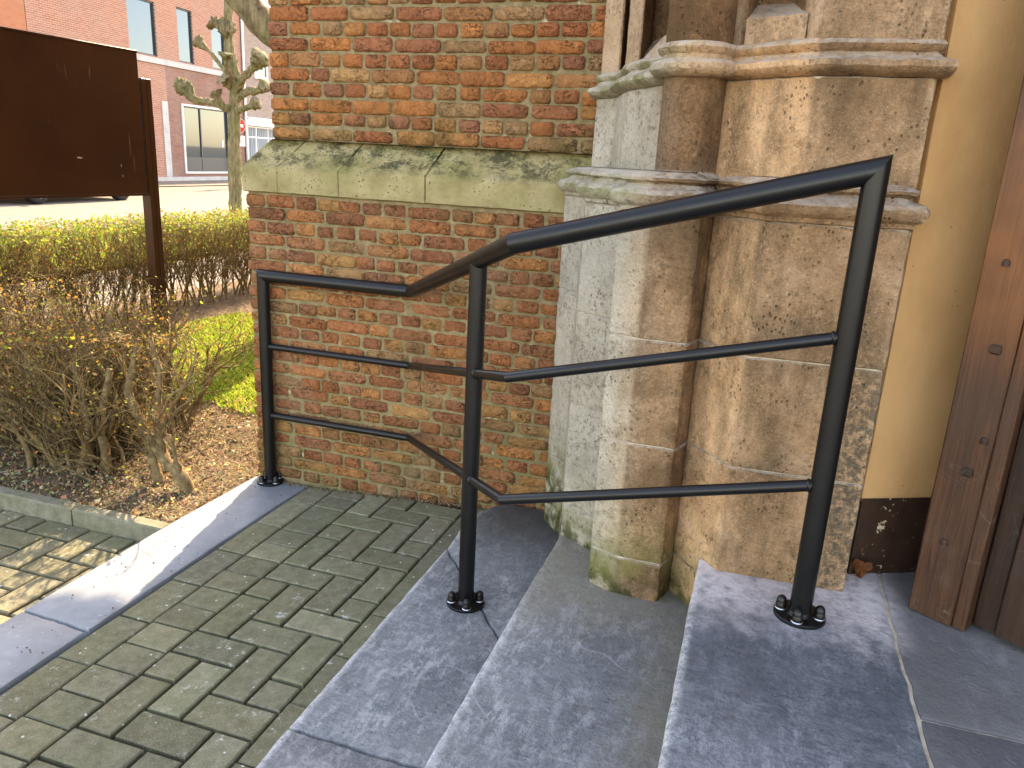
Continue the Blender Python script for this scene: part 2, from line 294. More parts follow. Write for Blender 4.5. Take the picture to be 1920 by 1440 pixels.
    t = NT('saddle_black'); M['saddle'] = t.bsdf((.02, .02, .02), .6)
    t = NT('church_brick'); M['church'] = t.bsdf(t.ramp(t.noise(6, 5, .7), (.3, (.22, .10, .06)), (.7, (.36, .19, .11))), .95)
mats()

# ------------------------------------------------------------------ mesh helpers
class MB:
    def __init__(s): s.v = []; s.f = []; s.c = []; s.cur = (1, 1, 1)
    def add(s, vs, fs):
        o = len(s.v); s.v += [tuple(q) for q in vs]; s.c += [s.cur]*len(vs); s.f += [tuple(i+o for i in f) for f in fs]
    def box(s, lo, hi, bev=0.0):
        x0, y0, z0 = lo; x1, y1, z1 = hi
        if bev <= 0:
            s.add([(x0, y0, z0), (x1, y0, z0), (x1, y1, z0), (x0, y1, z0), (x0, y0, z1), (x1, y0, z1), (x1, y1, z1), (x0, y1, z1)],
                  [(3, 2, 1, 0), (4, 5, 6, 7), (0, 1, 5, 4), (1, 2, 6, 5), (2, 3, 7, 6), (3, 0, 4, 7)])
        else:
            b = bev; vs = []
            for z, i in ((z0, b), (z0+b, 0), (z1-b, 0), (z1, b)):
                vs += [(x0+i, y0+i, z), (x1-i, y0+i, z), (x1-i, y1-i, z), (x0+i, y1-i, z)]
            fs = [(3, 2, 1, 0), (12, 13, 14, 15)]
            for k in range(3):
                for j in range(4): fs.append((k*4+j, k*4+(j+1) % 4, k*4+4+(j+1) % 4, k*4+4+j))
            s.add(vs, fs)
    def obox(s, p, ux, uy, lx, ly, z0, z1, bev=0.0):
        # box with plan origin p, plan axes ux, uy
        t = MB(); t.box((0, 0, z0), (lx, ly, z1), bev)
        s.add([(p[0]+ux[0]*a+uy[0]*b, p[1]+ux[1]*a+uy[1]*b, c) for a, b, c in t.v], t.f)
    def tube(s, pts, rad, n=6, cap=True):
        pts = [Vector(p) for p in pts]; L = len(pts)
        if not hasattr(rad, '__len__'): rad = [rad]*L
        vs = []; up = None
        for i, p in enumerate(pts):
            d = (pts[min(i+1, L-1)]-pts[max(i-1, 0)]).normalized()
            if up is None: up = d.orthogonal().normalized()
            up = (up-d*up.dot(d)).normalized(); e = d.cross(up)
            for k in range(n):
                a = 2*math.pi*k/n; vs.append(p+(up*math.cos(a)+e*math.sin(a))*rad[i])
        fs = [(i*n+k, i*n+(k+1) % n, (i+1)*n+(k+1) % n, (i+1)*n+k) for i in range(L-1) for k in range(n)]
        if cap: fs += [tuple(range(n))[::-1], tuple((L-1)*n+k for k in range(n))]
        s.add(vs, fs)
    def miter(s, pts, r, n=28, cut0=None, cut1=None):
        # tube with mitred corners; cut0/cut1: plane normals of the end cuts
        pts = [Vector(p) for p in pts]; L = len(pts); seg = [(pts[i+1]-pts[i]).normalized() for i in range(L-1)]
        rings = []; d = seg[0]; u = d.orthogonal().normalized(); e = d.cross(u)
        circ = [u*math.cos(2*math.pi*k/n)*r+e*math.sin(2*math.pi*k/n)*r for k in range(n)]
        for i in range(L):
            if i == 0: nn = Vector(cut0) if cut0 else seg[0]; dd = seg[0]
            elif i == L-1: nn = Vector(cut1) if cut1 else seg[-1]; dd = seg[-1]
            else: nn = (seg[i-1]+seg[i]).normalized(); dd = seg[i-1]
            ring = []
            for c in circ:
                tt = -(c.dot(nn))/dd.dot(nn); ring.append(pts[i]+c+dd*tt)
            rings.append(ring)
            if 0 < i < L-1:
                q = seg[i-1].rotation_difference(seg[i]); circ = [q @ c for c in circ]
        vs = [p for ring in rings for p in ring]
        fs = [(i*n+k, i*n+(k+1) % n, (i+1)*n+(k+1) % n, (i+1)*n+k) for i in range(L-1) for k in range(n)]
        fs += [tuple(range(n))[::-1], tuple((L-1)*n+k for k in range(n))]
        s.add(vs, fs)
    def lathe(s, c, prof, n=24, axis='Z', a0=0, a1=2*math.pi):
        full = abs(a1-a0-2*math.pi) < 1e-6; m = n if full else n+1; vs = []
        for r, h in prof:
            for k in range(m):
                a = a0+(a1-a0)*k/n; q = (r*math.cos(a), r*math.sin(a), h)
                if axis == 'X': q = (q[2], q[0], q[1])
                vs.append((c[0]+q[0], c[1]+q[1], c[2]+q[2]))
        fs = []
        for i in range(len(prof)-1):
            for k in range(n): fs.append((i*m+k, i*m+(k+1) % m, (i+1)*m+(k+1) % m, (i+1)*m+k))
        s.add(vs, fs)
    def poly(s, pts, z0, z1):
        n = len(pts); s.add([(x, y, z0) for x, y in pts]+[(x, y, z1) for x, y in pts],
              [tuple(range(n))[::-1], tuple(range(n, 2*n))]+[(i, (i+1) % n, n+(i+1) % n, n+i) for i in range(n)])
    def build(s, name, mat, parent=None, smooth=False, loc=None):
        me = bpy.data.meshes.new(name); me.from_pydata(s.v, [], s.f); me.update()
        a = me.color_attributes.new('Col', 'FLOAT_COLOR', 'POINT')
        a.data.foreach_set('color', [x for c in s.c for x in (c[0], c[1], c[2], 1)])
        if smooth: me.polygons.foreach_set('use_smooth', [True]*len(me.polygons))
        return link(name, me, mat, parent)
def link(name, me, mat=None, parent=None):
    o = bpy.data.objects.new(name, me); col.objects.link(o)
    if mat and me and not me.materials: me.materials.append(M[mat] if isinstance(mat, str) else mat)
    if parent: adopt(o, parent)
    return o
def adopt(o, parent):
    top = parent; M0 = Matrix.Identity(4)
    while top: M0 = Matrix.Translation(top.location) @ top.matrix_parent_inverse.inverted().inverted() @ M0 if False else M0; top = None
    o.parent = parent
    o.matrix_parent_inverse = wmat(parent).inverted()
def wmat(o):
    m = Matrix.LocRotScale(o.location, o.rotation_euler, o.scale)
    return (wmat(o.parent) @ o.matrix_parent_inverse @ m) if o.parent else m
def thing(name, loc, label, cat, group=None):
    o = bpy.data.objects.new(name, None); col.objects.link(o); o.location = loc; o.empty_display_size = .1
    return tag(o, label, cat, group)
def tag(o, label=None, cat=None, group=None, kind=None):
    for k, v in (('label', label), ('category', cat), ('group', group), ('kind', kind)):
        if v: o[k] = v
    return o
def shade_auto(o, ang=40):
    me = o.data; me.polygons.foreach_set('use_smooth', [True]*len(me.polygons)); me.set_sharp_from_angle(angle=R(ang)); return o
def fn(x, y, z, s=1.0): return noise.noise(Vector((x*s, y*s, z*s)))
def rnd(a, b): return random.uniform(a, b)

# ------------------------------------------------------------------ ground
def sheet(name, x0, x1, y0, y1, z, mat, nx=1, ny=1, amp=0, kind='structure', parent=None):
    m = MB(); vs = []
    for j in range(ny+1):
        for i in range(nx+1):
            x = x0+(x1-x0)*i/nx; y = y0+(y1-y0)*j/ny
            vs.append((x, y, z+(amp*(fn(x, y, 1, 6)+.6*fn(x, y, 3, 17)) if amp else 0)))
    m.add(vs, [(j*(nx+1)+i, j*(nx+1)+i+1, (j+1)*(nx+1)+i+1, (j+1)*(nx+1)+i) for j in range(ny) for i in range(nx)])
    o = m.build(name, mat, parent, smooth=amp > 0)
    if kind: o['kind'] = kind
    return o
sheet('ground', -600, 600, -600, 600, -.16, 'road')
sheet('street', -19.6, -10.7, -60, 120, -.05, 'road')
sheet('footway', -22.6, -19.6, -60, 120, -.02, 'road')
sheet('path', -7.3, -4.4, -12, 30, -.09, 'road')
sheet('verge', -10.7, -7.4, -12, 40, -.06, 'turf', 30, 150, .02)
sheet('lawn', -4.75, -1.6, 3.40, 14, -.035, 'turf', 40, 120, .012)
sheet('garden_bed', -4.72, -2.0, 2.15, 3.6, -.03, 'soil', 110, 60, .018)
sheet('hedge_bed', -5.45, -4.2, 0, 12, -.015, 'soil', 40, 160, .02)

# pavers ------------------------------------------------------------
def paver(parent, pts, zf, tint, thick=.05, bev=.004):
    # pts: plan quad ccw, zf: height function
    cx = sum(p[0] for p in pts)/4; cy = sum(p[1] for p in pts)/4
    tx, ty, dz = rnd(-.010, .010), rnd(-.010, .010), rnd(-.0015, .0015)
    h = lambda x, y: zf(x, y)+dz+tx*(x-cx)+ty*(y-cy)
    j = [(p[0]+rnd(-.0012, .0012), p[1]+rnd(-.0012, .0012)) for p in pts]
    ins = []
    for p in j:
        dx, dy = cx-p[0], cy-p[1]; ins.append((p[0]+math.copysign(bev, dx), p[1]+math.copysign(bev, dy)))
    m = MB(); m.cur = tint
    vs = [(x, y, h(x, y)-thick) for x, y in j]+[(x, y, h(x, y)-bev) for x, y in j]+[(x, y, h(x, y)) for x, y in ins]
    m.add(vs, [(8, 9, 10, 11)]+[(a*4+k, a*4+(k+1) % 4, a*4+4+(k+1) % 4, a*4+4+k) for a in (0, 1) for k in range(4)])
    return m.build('paver', 'paver', parent)
def tint():
    g = rnd(.80, 1.10) if random.random() > .12 else rnd(1.2, 1.45); return (g*rnd(.97, 1.04), g, g*rnd(.93, 1.05))
def herring(i, j):
    k = (i-j) % 4
    return 'HL' if k == 0 else 'HR' if k == 1 else 'V1' if k == 2 else 'V0'   # V0 lower, V1 upper
def zramp(x): return .05*min(1, max(0, (x+1.70)/.72))
def field(parent, x0, y0, ncol, jlo, jhi, c, place, g=.011):
    for j in range(jlo, jhi):
        for i in range(ncol):
            h = herring(i, j); a, b, u, v = i, i+1, j, j+1
            if h == 'HL':
                b = min(i+2, ncol)
            elif h == 'HR' and i > 0: continue
            elif h == 'V0':
                v = min(j+2, jhi)
            elif h == 'V1' and j > jlo: continue
            place(x0+a*c+g/2, x0+b*c-g/2, y0+u*c+g/2, y0+v*c-g/2)
pave = sheet('pavement', -1.73, -.86, -.6, 2.72, 0, 'jsand', 20, 4, 0)
for v in pave.data.vertices: v.co.z = zramp(v.co.x)-.016
def put(x0, x1, y0, y1):
    if min(y1*.964, 2.695)-y0*.964 < .02: return
    q = []
    for x, y in ((x0, y0), (x1, y0), (x1, y1), (x0, y1)):
        k = (1.4-zramp(x))/1.4; q.append((x*k, min(y*k, 2.695)))
    paver(pave, q, lambda x, y: zramp(x), tint())
W = .1100
y = 1.414-.2275*8
while y < 2.7: put(-1.728, -1.615, y+.003, y+.2245); y += .2275
y = 1.203-.1115*14
while y < 2.75: put(-1.609, -1.467, y+.003, y+.1085); y += .1115
field(pave, -1.463, 1.5505, 4, -16, 11, W, put)
y = -.3
while y < 2.78: put(-1.020, -.905, y+.003, y+.22); y += .223
low = sheet('lower_pavement', -5.2, -2.0, -1.2, 2.15, -.086, 'jsand')
field(low, -2.02-W*14, 1.48, 14, -8, 6, W, lambda a, b, u, v: paver(low, [(a, u), (b, u), (b, v), (a, v)], lambda x, y: -.07, tint()))

def slab(name, pts, z0, z1, mat, parent=None, bev=.008, jit=.0015, amp=.0015, step=.045):
    # stone slab: outline resampled and jittered, rounded top arris, gently uneven top
    P = []
    n = len(pts)
    for i in range(n):
        a, b = Vector(pts[i]), Vector(pts[(i+1) % n]); k = max(1, int((b-a).length/step))
        for q in range(k):
            p = a.lerp(b, q/k); t = 0 if q == 0 else 1
            P.append((p.x+jit*fn(p.x, p.y, z1, 23)*t*2, p.y+jit*fn(p.y, p.x, z1, 23)*t*2))
    m = MB(); n = len(P); rings = [(0, z0), (0, z1-bev), (bev*.3, z1-bev*.3), (bev, z1)]
    import mathutils
    def inset(d):
        out = []
        for i in range(n):
            a, b, c = Vector(P[i-1]), Vector(P[i]), Vector(P[(i+1) % n])
            e1 = (b-a).normalized(); e2 = (c-b).normalized(); n1 = Vector((-e1.y, e1.x)); n2 = Vector((-e2.y, e2.x))
            mm = (n1+n2); mm = mm/max(.4, 1+n1.dot(n2)); out.append((b.x+mm.x*d, b.y+mm.y*d))
        return out
    vs = []
    for d, z in rings:
        for x, y in inset(d): vs.append((x, y, z+(amp*fn(x, y, 5, 7) if z > z0 else 0)))
    fs = [(a*n+k, a*n+(k+1) % n, a*n+n+(k+1) % n, a*n+n+k) for a in range(3) for k in range(n)]+[tuple(3*n+k for k in range(n))]
    m.add(vs, fs); o = m.build(name, mat, parent); return shade_auto(o, 35)

def zig(a, b, n, amp, seed=0):
    a, b = Vector(a), Vector(b); d = (b-a).normalized(); nn = Vector((-d.y, d.x))
    return [tuple(a.lerp(b, i/n)+nn*(amp*fn(i*.9+seed, seed*3.1, .5)+amp*.6*fn(i*2.3, seed, 4) if 0 < i < n else 0)) for i in range(n+1)]
kerb = sheet('kerb', -2.005, -1.738, -1.2, 2.72, -.1, 'jsand')
kj = 1.545
slab('kerb_slab', zig((-2.005, kj+.004), (-1.745, kj-.006), 12, .006, 3)+[(-1.738, 2.55), (-1.735, 2.70), (-1.995, 2.70), (-2.010, 2.2)], -.1, .004, 'kerb', kerb)
slab('kerb_slab', [(-2.008, .3), (-1.742, .3), (-1.750, kj-.020)]+[(x, y-.006) for x, y in reversed(zig((-2.005, kj+.004), (-1.745, kj-.006), 12, .006, 3))], -.1, .002, 'kerb', kerb)
slab('kerb_slab', [(-2.008, -1.1), (-1.742, -1.1), (-1.742, .293), (-2.008, .293)], -.1, .002, 'kerb', kerb)

edge = sheet('bed_edging', -4.4, -2.0, 2.14, 2.19, -.1, 'jsand')
for a, b in ((-2.438, -2.012), (-3.44, -2.446), (-4.44, -3.448)):
    m = MB(); m.box((a, 2.137, -.12), (b, 2.195, 0), .006); m.build('edging_stone', 'edging', edge)

# ------------------------------------------------------------------ steps
Z1, Z2, Z3 = .10, .26, .42
steps = thing('church_steps', (-.4, 1.9, 0), 'worn blue grey stone steps leading up to the church door', 'steps')
J1 = zig((-.905, 1.306), (-.45, 1.298), 20, .005, 5); J2 = zig((-.899, 2.254), (-.45, 1.686), 26, .006, 9)
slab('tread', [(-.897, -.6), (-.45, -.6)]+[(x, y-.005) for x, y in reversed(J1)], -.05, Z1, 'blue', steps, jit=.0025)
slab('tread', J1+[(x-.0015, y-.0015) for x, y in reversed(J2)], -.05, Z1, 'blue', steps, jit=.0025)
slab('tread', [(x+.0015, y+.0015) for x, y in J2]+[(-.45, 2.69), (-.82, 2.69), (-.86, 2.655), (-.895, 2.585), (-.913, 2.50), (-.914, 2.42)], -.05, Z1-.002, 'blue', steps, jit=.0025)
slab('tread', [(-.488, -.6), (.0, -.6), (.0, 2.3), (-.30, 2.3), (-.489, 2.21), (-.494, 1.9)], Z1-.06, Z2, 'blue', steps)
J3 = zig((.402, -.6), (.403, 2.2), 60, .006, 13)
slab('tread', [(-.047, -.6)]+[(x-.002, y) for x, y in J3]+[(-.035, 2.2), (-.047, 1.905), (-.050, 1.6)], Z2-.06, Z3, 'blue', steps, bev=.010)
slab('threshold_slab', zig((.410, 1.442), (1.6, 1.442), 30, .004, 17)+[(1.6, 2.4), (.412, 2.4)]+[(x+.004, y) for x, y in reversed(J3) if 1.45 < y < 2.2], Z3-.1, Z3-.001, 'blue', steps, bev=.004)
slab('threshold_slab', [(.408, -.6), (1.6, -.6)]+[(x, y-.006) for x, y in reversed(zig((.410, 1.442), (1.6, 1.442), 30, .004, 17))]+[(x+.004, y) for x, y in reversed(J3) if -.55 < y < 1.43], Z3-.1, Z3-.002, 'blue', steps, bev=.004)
m = MB(); m.box((.0, -.5, Z2-.02), (1.5, 2.3, Z3-.007)); m.build('mortar_bed', 'joint', steps)
m = MB(); m.box((-.85, -.5, 0), (-.46, 2.6, Z1-.012)); m.build('mortar_bed', 'jsand', steps)

# ------------------------------------------------------------------ brick buttress
YW = 2.704; XL = -1.985
butt = thing('brick_buttress', (-1.3, 3.2, 0), 'old weathered red brick church buttress with sloping mossy stone ledge', 'wall')
PAL = [(.466, .164, .068), (.519, .185, .068), (.572, .212, .072), (.594, .260, .093), (.424, .159, .078), (.392, .154, .085), (.488, .223, .093), (.530, .286, .122), (.445, .254, .122), (.466, .164, .072), (.392, .223, .106), (.488, .164, .068), (.530, .196, .070)]
PALLOW = [(.454, .173, .073), (.410, .151, .065), (.497, .194, .076), (.367, .140, .067), (.562, .238, .086), (.421, .178, .084), (.518, .265, .099), (.464, .167, .067), (.410, .173, .078), (.335, .130, .065), (.497, .221, .089), (.389, .216, .097)]
def brick_mesh(mb, x0, x1, z0, z1, yf, corner=False, cnr_depth=.085):
    nx = max(3, int((x1-x0)/.022)); nz = 3; sd = rnd(0, 99)
    jx0, jx1, jz0, jz1 = rnd(-.003, .003), rnd(-.003, .003), rnd(-.002, .002), rnd(-.002, .002)
    tilt = rnd(-.03, .03); yo = rnd(-.003, .0025); vs = []
    us = [0, .07]+[.07+.86*k/(nx-1) for k in range(1, nx-1)]+[.93, 1]; ws = [0, .14, .5, .86, 1]
    W_ = len(us)
    for wv in ws:
        for u in us:
            ex = min(u, 1-u)*(x1-x0); ez = min(wv, 1-wv)*(z1-z0)
            x = x0+jx0+(x1+jx1-x0-jx0)*u; z = z0+jz0+(z1+jz1-z0-jz0)*wv
            rr = .005; d = 0
            if ex < .001: d += .006
            if ez < .001: d += .005
            if ex < .001 and ez < .001: x += (.004 if u < .5 else -.004); z += (.003 if wv < .5 else -.003); d += .003
            nn = fn(x*30+sd, z*40, sd); n2 = fn(x*75, sd, z*80)
            y = yf+yo+d+tilt*(x-(x0+x1)/2)+.0042*nn+.0030*n2
            x += .0022*fn(z*60, sd, x*20); z += .0020*fn(x*45, sd+5, z*20)
            vs.append((x, y, z))
    H_ = len(ws); fs = [(j*W_+i, j*W_+i+1, (j+1)*W_+i+1, (j+1)*W_+i) for j in range(H_-1) for i in range(W_-1)]
    per = [(0, i) for i in range(W_)]+[(j, W_-1) for j in range(1, H_)]+[(H_-1, i) for i in range(W_-2, -1, -1)]+[(j, 0) for j in range(H_-2, 0, -1)]
    o = len(vs); dp = cnr_depth if corner else .035
    for j, i in per: x, y, z = vs[j*W_+i]; vs.append((x, yf+dp, z))
    n = len(per)
    for k in range(n):
        a = per[k][0]*W_+per[k][1]; b = per[(k+1) % n][0]*W_+per[(k+1) % n][1]
        fs.append((b, a, o+k, o+(k+1) % n))
    mb.cur = random.choice(PAL if z0 > 1.3 else PALLOW); g = rnd(.82, 1.10); mb.cur = tuple(q*g for q in mb.cur)
    mb.add(vs, fs)
bricks = []
def courses(zb, pitch, n, xl, xr, yf, phase):
    for k in range(n):
        z0 = zb+k*pitch+.0038; z1 = zb+(k+1)*pitch-.0045
        head = (k+phase) % 2 == 0
        x = xl+rnd(-.005, .003); first = True
        while x < xr:
            if first: L = .083 if head else .170
            elif x < xl+.20 and head: L = .128 if random.random() < .8 else .082      # closer next to the corner
            else:
                L = (.083 if head else .172)*rnd(.94, 1.06)
                if random.random() < .10: L = .083 if not head else .165
            x1 = x+L; sag = .006*fn(x*1.3, k*.7, 2)
            bricks.append((x, min(x1, xr+.05), z0+sag+rnd(-.002, .002), z1+sag+rnd(-.002, .002), yf, first))
            x = x1+rnd(.007, .013); first = False
courses(1.226-23*.0526, .0526, 23, XL, -.60, YW, 0)
courses(1.436, .0540, 13, -1.912, -.56, 2.784, 1)
vis = sorted(bricks, key=lambda b: -(b[1]-b[0])*(1 if b[2] < 1.96 else .01)*(1 if b[0] < -.62 else .2))
cut = set(id(b) for b in vis[300:]); rest = MB()
for b in bricks:
    if id(b) in cut: brick_mesh(rest, *b)
    else:
        m = MB(); brick_mesh(m, *b); o = m.build('brick', 'brick', butt, smooth=True)
o = rest.build('brickwork', 'brick', butt, smooth=True); o['kind'] = 'stuff'
# lime mortar behind the bricks
m = MB()
def mort(xl, xr, z0, z1, y, side):
    nx = int((xr-xl)/.012); nz = int((z1-z0)/.009); vs = []
    for j in range(nz+1):
        for i in range(nx+1):
            x = xl+(xr-xl)*i/nx; z = z0+(z1-z0)*j/nz
            vs.append((x, y+.0035*fn(x, 1, z, 45)+.003*fn(x, 4, z, 9), z))
    m.add(vs, [(j*(nx+1)+i, j*(nx+1)+i+1, (j+1)*(nx+1)+i+1, (j+1)*(nx+1)+i) for j in range(nz) for i in range(nx)])
    m.add([(xl, y, z0), (xl, side, z0), (xl, side, z1), (xl, y, z1)], [(0, 1, 2, 3)])
mort(XL+.006, -.50, -.05, 1.24, YW+.007, 5.5); mort(-1.905, -.46, 1.42, 2.15, 2.784+.010, 5.5)
m.build('mortar', 'mortar', butt, smooth=True)
m = MB(); m.box((-1.912, 2.784, 2.14), (-.45, 5.5, 6)); m.box((-1.90, 2.83, -.1), (-.45, 5.5, 2.14)); m.build('core', 'church', butt)

# ------------------------------------------------------------------ swept masonry
def sweep(mb, path, prof, t0=None, t1=None, step=.018, amp=.002, back=.04, seedz=0, nsc=30, tints=None):
    # path: plan polyline, outside on its right-hand side; prof: (offset, z); t0/t1 = vertex parameter range
    n = len(path); P = [Vector(p) for p in path]; seg = [(P[i+1]-P[i]).normalized() for i in range(n-1)]
    nor = [Vector((d.y, -d.x)) for d in seg]; mit = []
    for i in range(n):
        if i == 0: mit.append(nor[0])
        elif i == n-1: mit.append(nor[-1])
        else:
            k = nor[i-1]+nor[i]; mit.append(k/max(.35, 1+nor[i-1].dot(nor[i])))
    t0 = 0 if t0 is None else t0; t1 = n-1 if t1 is None else t1
    ts = [t0]
    for i in range(n-1):
        a, b = max(t0, i), min(t1, i+1)
        if b <= a: continue
        k = max(1, int((P[i+1]-P[i]).length*(b-a)/step))
        for q in range(1, k+1): ts.append(a+(b-a)*q/k)
    cols = [(ts[0], -back)]+[(t, 0) for t in ts]+[(ts[-1], -back)]
    rows = [(-back, prof[0][1])]; 
    for i, (o_, z) in enumerate(prof):
        rows.append((o_, z))
        if i < len(prof)-1:
            o2, z2 = prof[i+1]; L = math.hypot(o2-o_, z2-z); k = int(L/step)
            for q in range(1, k): rows.append((o_+(o2-o_)*q/k, z+(z2-z)*q/k))
    rows.append((-back, prof[-1][1])); vs = []
    for ro, z in rows:
        for t, inw in cols:
            i = min(int(t), n-2); f = t-i; off = ro if inw == 0 else min(ro, inw)
            a = P[i]+mit[i]*off; b = P[i+1]+mit[i+1]*off; p = a.lerp(b, f)
            nv = nor[i]; d = amp*(fn(p.x, p.y, z+seedz, nsc)+.5*fn(p.x, p.y, z+seedz, nsc*3)) if off > -back+.001 else 0
            edge = abs(f) < 1e-5 or abs(f-1) < 1e-5
            if edge and 0 < round(t) < n-1 and off > -back+.001: d -= amp*1.3*(.6+fn(z*25, p.x, seedz))+.006*max(0, fn(z*11, p.x*3, seedz+2)-.22)+.004*max(0, fn(z*37, p.y*3, seedz)-.25)
            vs.append((p.x+nv.x*d, p.y+nv.y*d, z+(d*.5 if off > -back+.001 else 0)))
    W_ = len(cols); c0 = len(mb.c)
    mb.add(vs, [(j*W_+i, j*W_+i+1, (j+1)*W_+i+1, (j+1)*W_+i) for j in range(len(rows)-1) for i in range(W_-1)])
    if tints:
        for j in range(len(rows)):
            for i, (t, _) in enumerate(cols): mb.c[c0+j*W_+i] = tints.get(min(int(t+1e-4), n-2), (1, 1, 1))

# sloping ledge blocks round the corner of the buttress
LP = [(XL, 5.4), (XL, YW), (-.52, YW)]
def lt(x): return 1+(x-XL)/(-.52-XL)
prof = [(.004, 1.232), (.010, 1.236), (.011, 1.330), (.004, 1.337), (-.078, 1.437)]
for a, b in ((.93, lt(-1.825)), (lt(-1.8195), lt(-1.559)), (lt(-1.5525), lt(-1.202)), (lt(-1.194), 2.0)):
    m = MB(); sweep(m, LP, prof, a, b, amp=.0035, seedz=a*7, nsc=22); shade_auto(m.build('ledge_stone', 'ledge', butt), 50)
m = MB(); sweep(m, LP, [(o-.016, z) for o, z in prof], 0, 2, step=.2, amp=0); m.build('ledge_core', 'jsand', butt)

# ------------------------------------------------------------------ portal jamb
jamb = thing('portal_jamb', (-.1, 2.3, Z2), 'moulded sandstone jamb with round column beside the church door', 'portal')
S1 = [(-.655, 2.76), (-.653, 2.615), (-.566, 2.522), (-.490, 2.208), (-.376, 2.134), (-.354, 2.085), (-.345, 1.953), (-.259, 1.919), (-.142, 1.921), (-.119, 2.000), (.003, 1.862), (.305, 1.878), (.328, 2.06)]
g = .0018
T1 = {6: (1.06, 1.05, 1.03), 7: (.84, .80, .76), 8: (.6, .52, .45), 9: (1.20, 1.14, 1.04), 10: (.90, .86, .82)}  # face tints: lighter splayed faces, darker front faces, light and shade painted in
T3 = {2: (.5, .43, .37), 3: (.5, .43, .37), 4: (.7, .62, .55), 6: (.55, .47, .4), 7: (.52, .44, .37), 8: (.5, .43, .36), 9: (.6, .5, .42), 12: (.7, .6, .5), 13: (.75, .66, .56), 14: (.7, .6, .5), 17: (.9, .86, .82)}  # upper hollows tinted dark brown, recess shade put into the colour
T2 = {7: (1.18, 1.10, 1.0), 8: (.88, .84, .80)}  # same painted light and shade for the middle stage
def course(path, z0, z1, cuts, name='stone_block', amp=.0022, prof=None):
    cs = [0]+list(cuts)+[len(path)-1]
    for a, b in zip(cs, cs[1:]):
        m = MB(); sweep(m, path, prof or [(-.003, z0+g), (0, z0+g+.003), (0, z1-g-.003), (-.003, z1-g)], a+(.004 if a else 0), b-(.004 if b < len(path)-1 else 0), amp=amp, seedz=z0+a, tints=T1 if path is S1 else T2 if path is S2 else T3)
        shade_auto(m.build(name, 'sand', jamb), 42)
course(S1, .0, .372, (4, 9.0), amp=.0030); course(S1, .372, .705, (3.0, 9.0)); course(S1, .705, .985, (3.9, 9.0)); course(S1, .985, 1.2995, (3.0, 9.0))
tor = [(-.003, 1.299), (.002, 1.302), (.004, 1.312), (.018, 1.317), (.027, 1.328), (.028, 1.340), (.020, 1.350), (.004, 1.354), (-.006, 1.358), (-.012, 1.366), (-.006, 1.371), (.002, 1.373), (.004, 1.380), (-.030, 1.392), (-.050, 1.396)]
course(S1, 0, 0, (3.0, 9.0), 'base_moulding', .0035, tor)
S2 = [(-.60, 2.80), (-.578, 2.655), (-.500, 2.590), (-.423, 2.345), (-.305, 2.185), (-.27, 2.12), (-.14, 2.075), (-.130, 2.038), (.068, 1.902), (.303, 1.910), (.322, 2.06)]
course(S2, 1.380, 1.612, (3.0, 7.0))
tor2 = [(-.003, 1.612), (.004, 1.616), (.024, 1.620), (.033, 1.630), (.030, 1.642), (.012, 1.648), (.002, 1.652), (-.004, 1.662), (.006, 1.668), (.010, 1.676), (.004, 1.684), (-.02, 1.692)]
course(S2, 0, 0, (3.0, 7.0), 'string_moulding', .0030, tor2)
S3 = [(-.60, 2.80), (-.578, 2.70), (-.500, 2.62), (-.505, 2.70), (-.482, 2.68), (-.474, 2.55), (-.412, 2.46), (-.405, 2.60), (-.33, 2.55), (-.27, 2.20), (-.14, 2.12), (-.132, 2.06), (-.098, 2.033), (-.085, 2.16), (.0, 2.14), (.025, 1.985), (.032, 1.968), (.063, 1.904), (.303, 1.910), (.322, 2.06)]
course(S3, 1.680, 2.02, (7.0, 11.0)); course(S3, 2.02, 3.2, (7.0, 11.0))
# column with its rings
m = MB(); m.cur = (.56, .47, .40); cc = (-.205, 2.045, 0)
m.lathe(cc, [(.096, 1.375), (.096, 1.384), (.082, 1.392), (.0755, 1.40), (.0755, 1.612)], 40)
o = shade_auto(m.build('column_drum', 'sand', jamb), 40)
m = MB(); m.lathe(cc, [(.078, 1.612), (.100, 1.616), (.112, 1.626), (.112, 1.638), (.102, 1.648), (.088, 1.652), (.085, 1.662), (.093, 1.668), (.097, 1.676), (.092, 1.686), (.079, 1.690)], 40)
for i, v in enumerate(m.v): 
    d = .0022*fn(*v, 35); m.v[i] = (v[0]+d, v[1]+d, v[2]+.5*d)
shade_auto(m.build('column_ring', 'sand', jamb), 50)
m = MB(); m.cur = (.56, .47, .40); m.lathe(cc, [(.079, 1.690), (.079, 3.2)], 40); m.build('column_shaft', 'sand', jamb, smooth=True)
# sloping sills at the foot of the hollows
m = MB(); m.add([(-.42, 2.44, 1.686), (-.27, 2.19, 1.686), (-.25, 2.3, 1.80), (-.34, 2.57, 1.80), (-.40, 2.60, 1.78), (-.33, 2.30, 1.745)], [(0, 1, 5), (1, 2, 5), (5, 2, 3), (0, 5, 3), (0, 3, 4)])
m.build('sill', 'sand', jamb, smooth=True)
m = MB(); m.add([(-.10, 2.03, 1.745), (.032, 1.965, 1.745), (.0, 2.145, 1.80), (-.085, 2.165, 1.80), (-.10, 2.03, 1.68), (.032, 1.965, 1.68)], [(0, 1, 2, 3), (4, 5, 1, 0)])
m.build('sill', 'sand', jamb)
m = MB()
for S, z0, z1 in ((S1, 0, 1.32), (S2, 1.38, 1.61), (S3, 1.69, 3.19)): sweep(m, S, [(-.0065, z0+.01), (-.0065, z1)], step=.3, amp=0)
m.build('joint_core', 'joint', jamb)
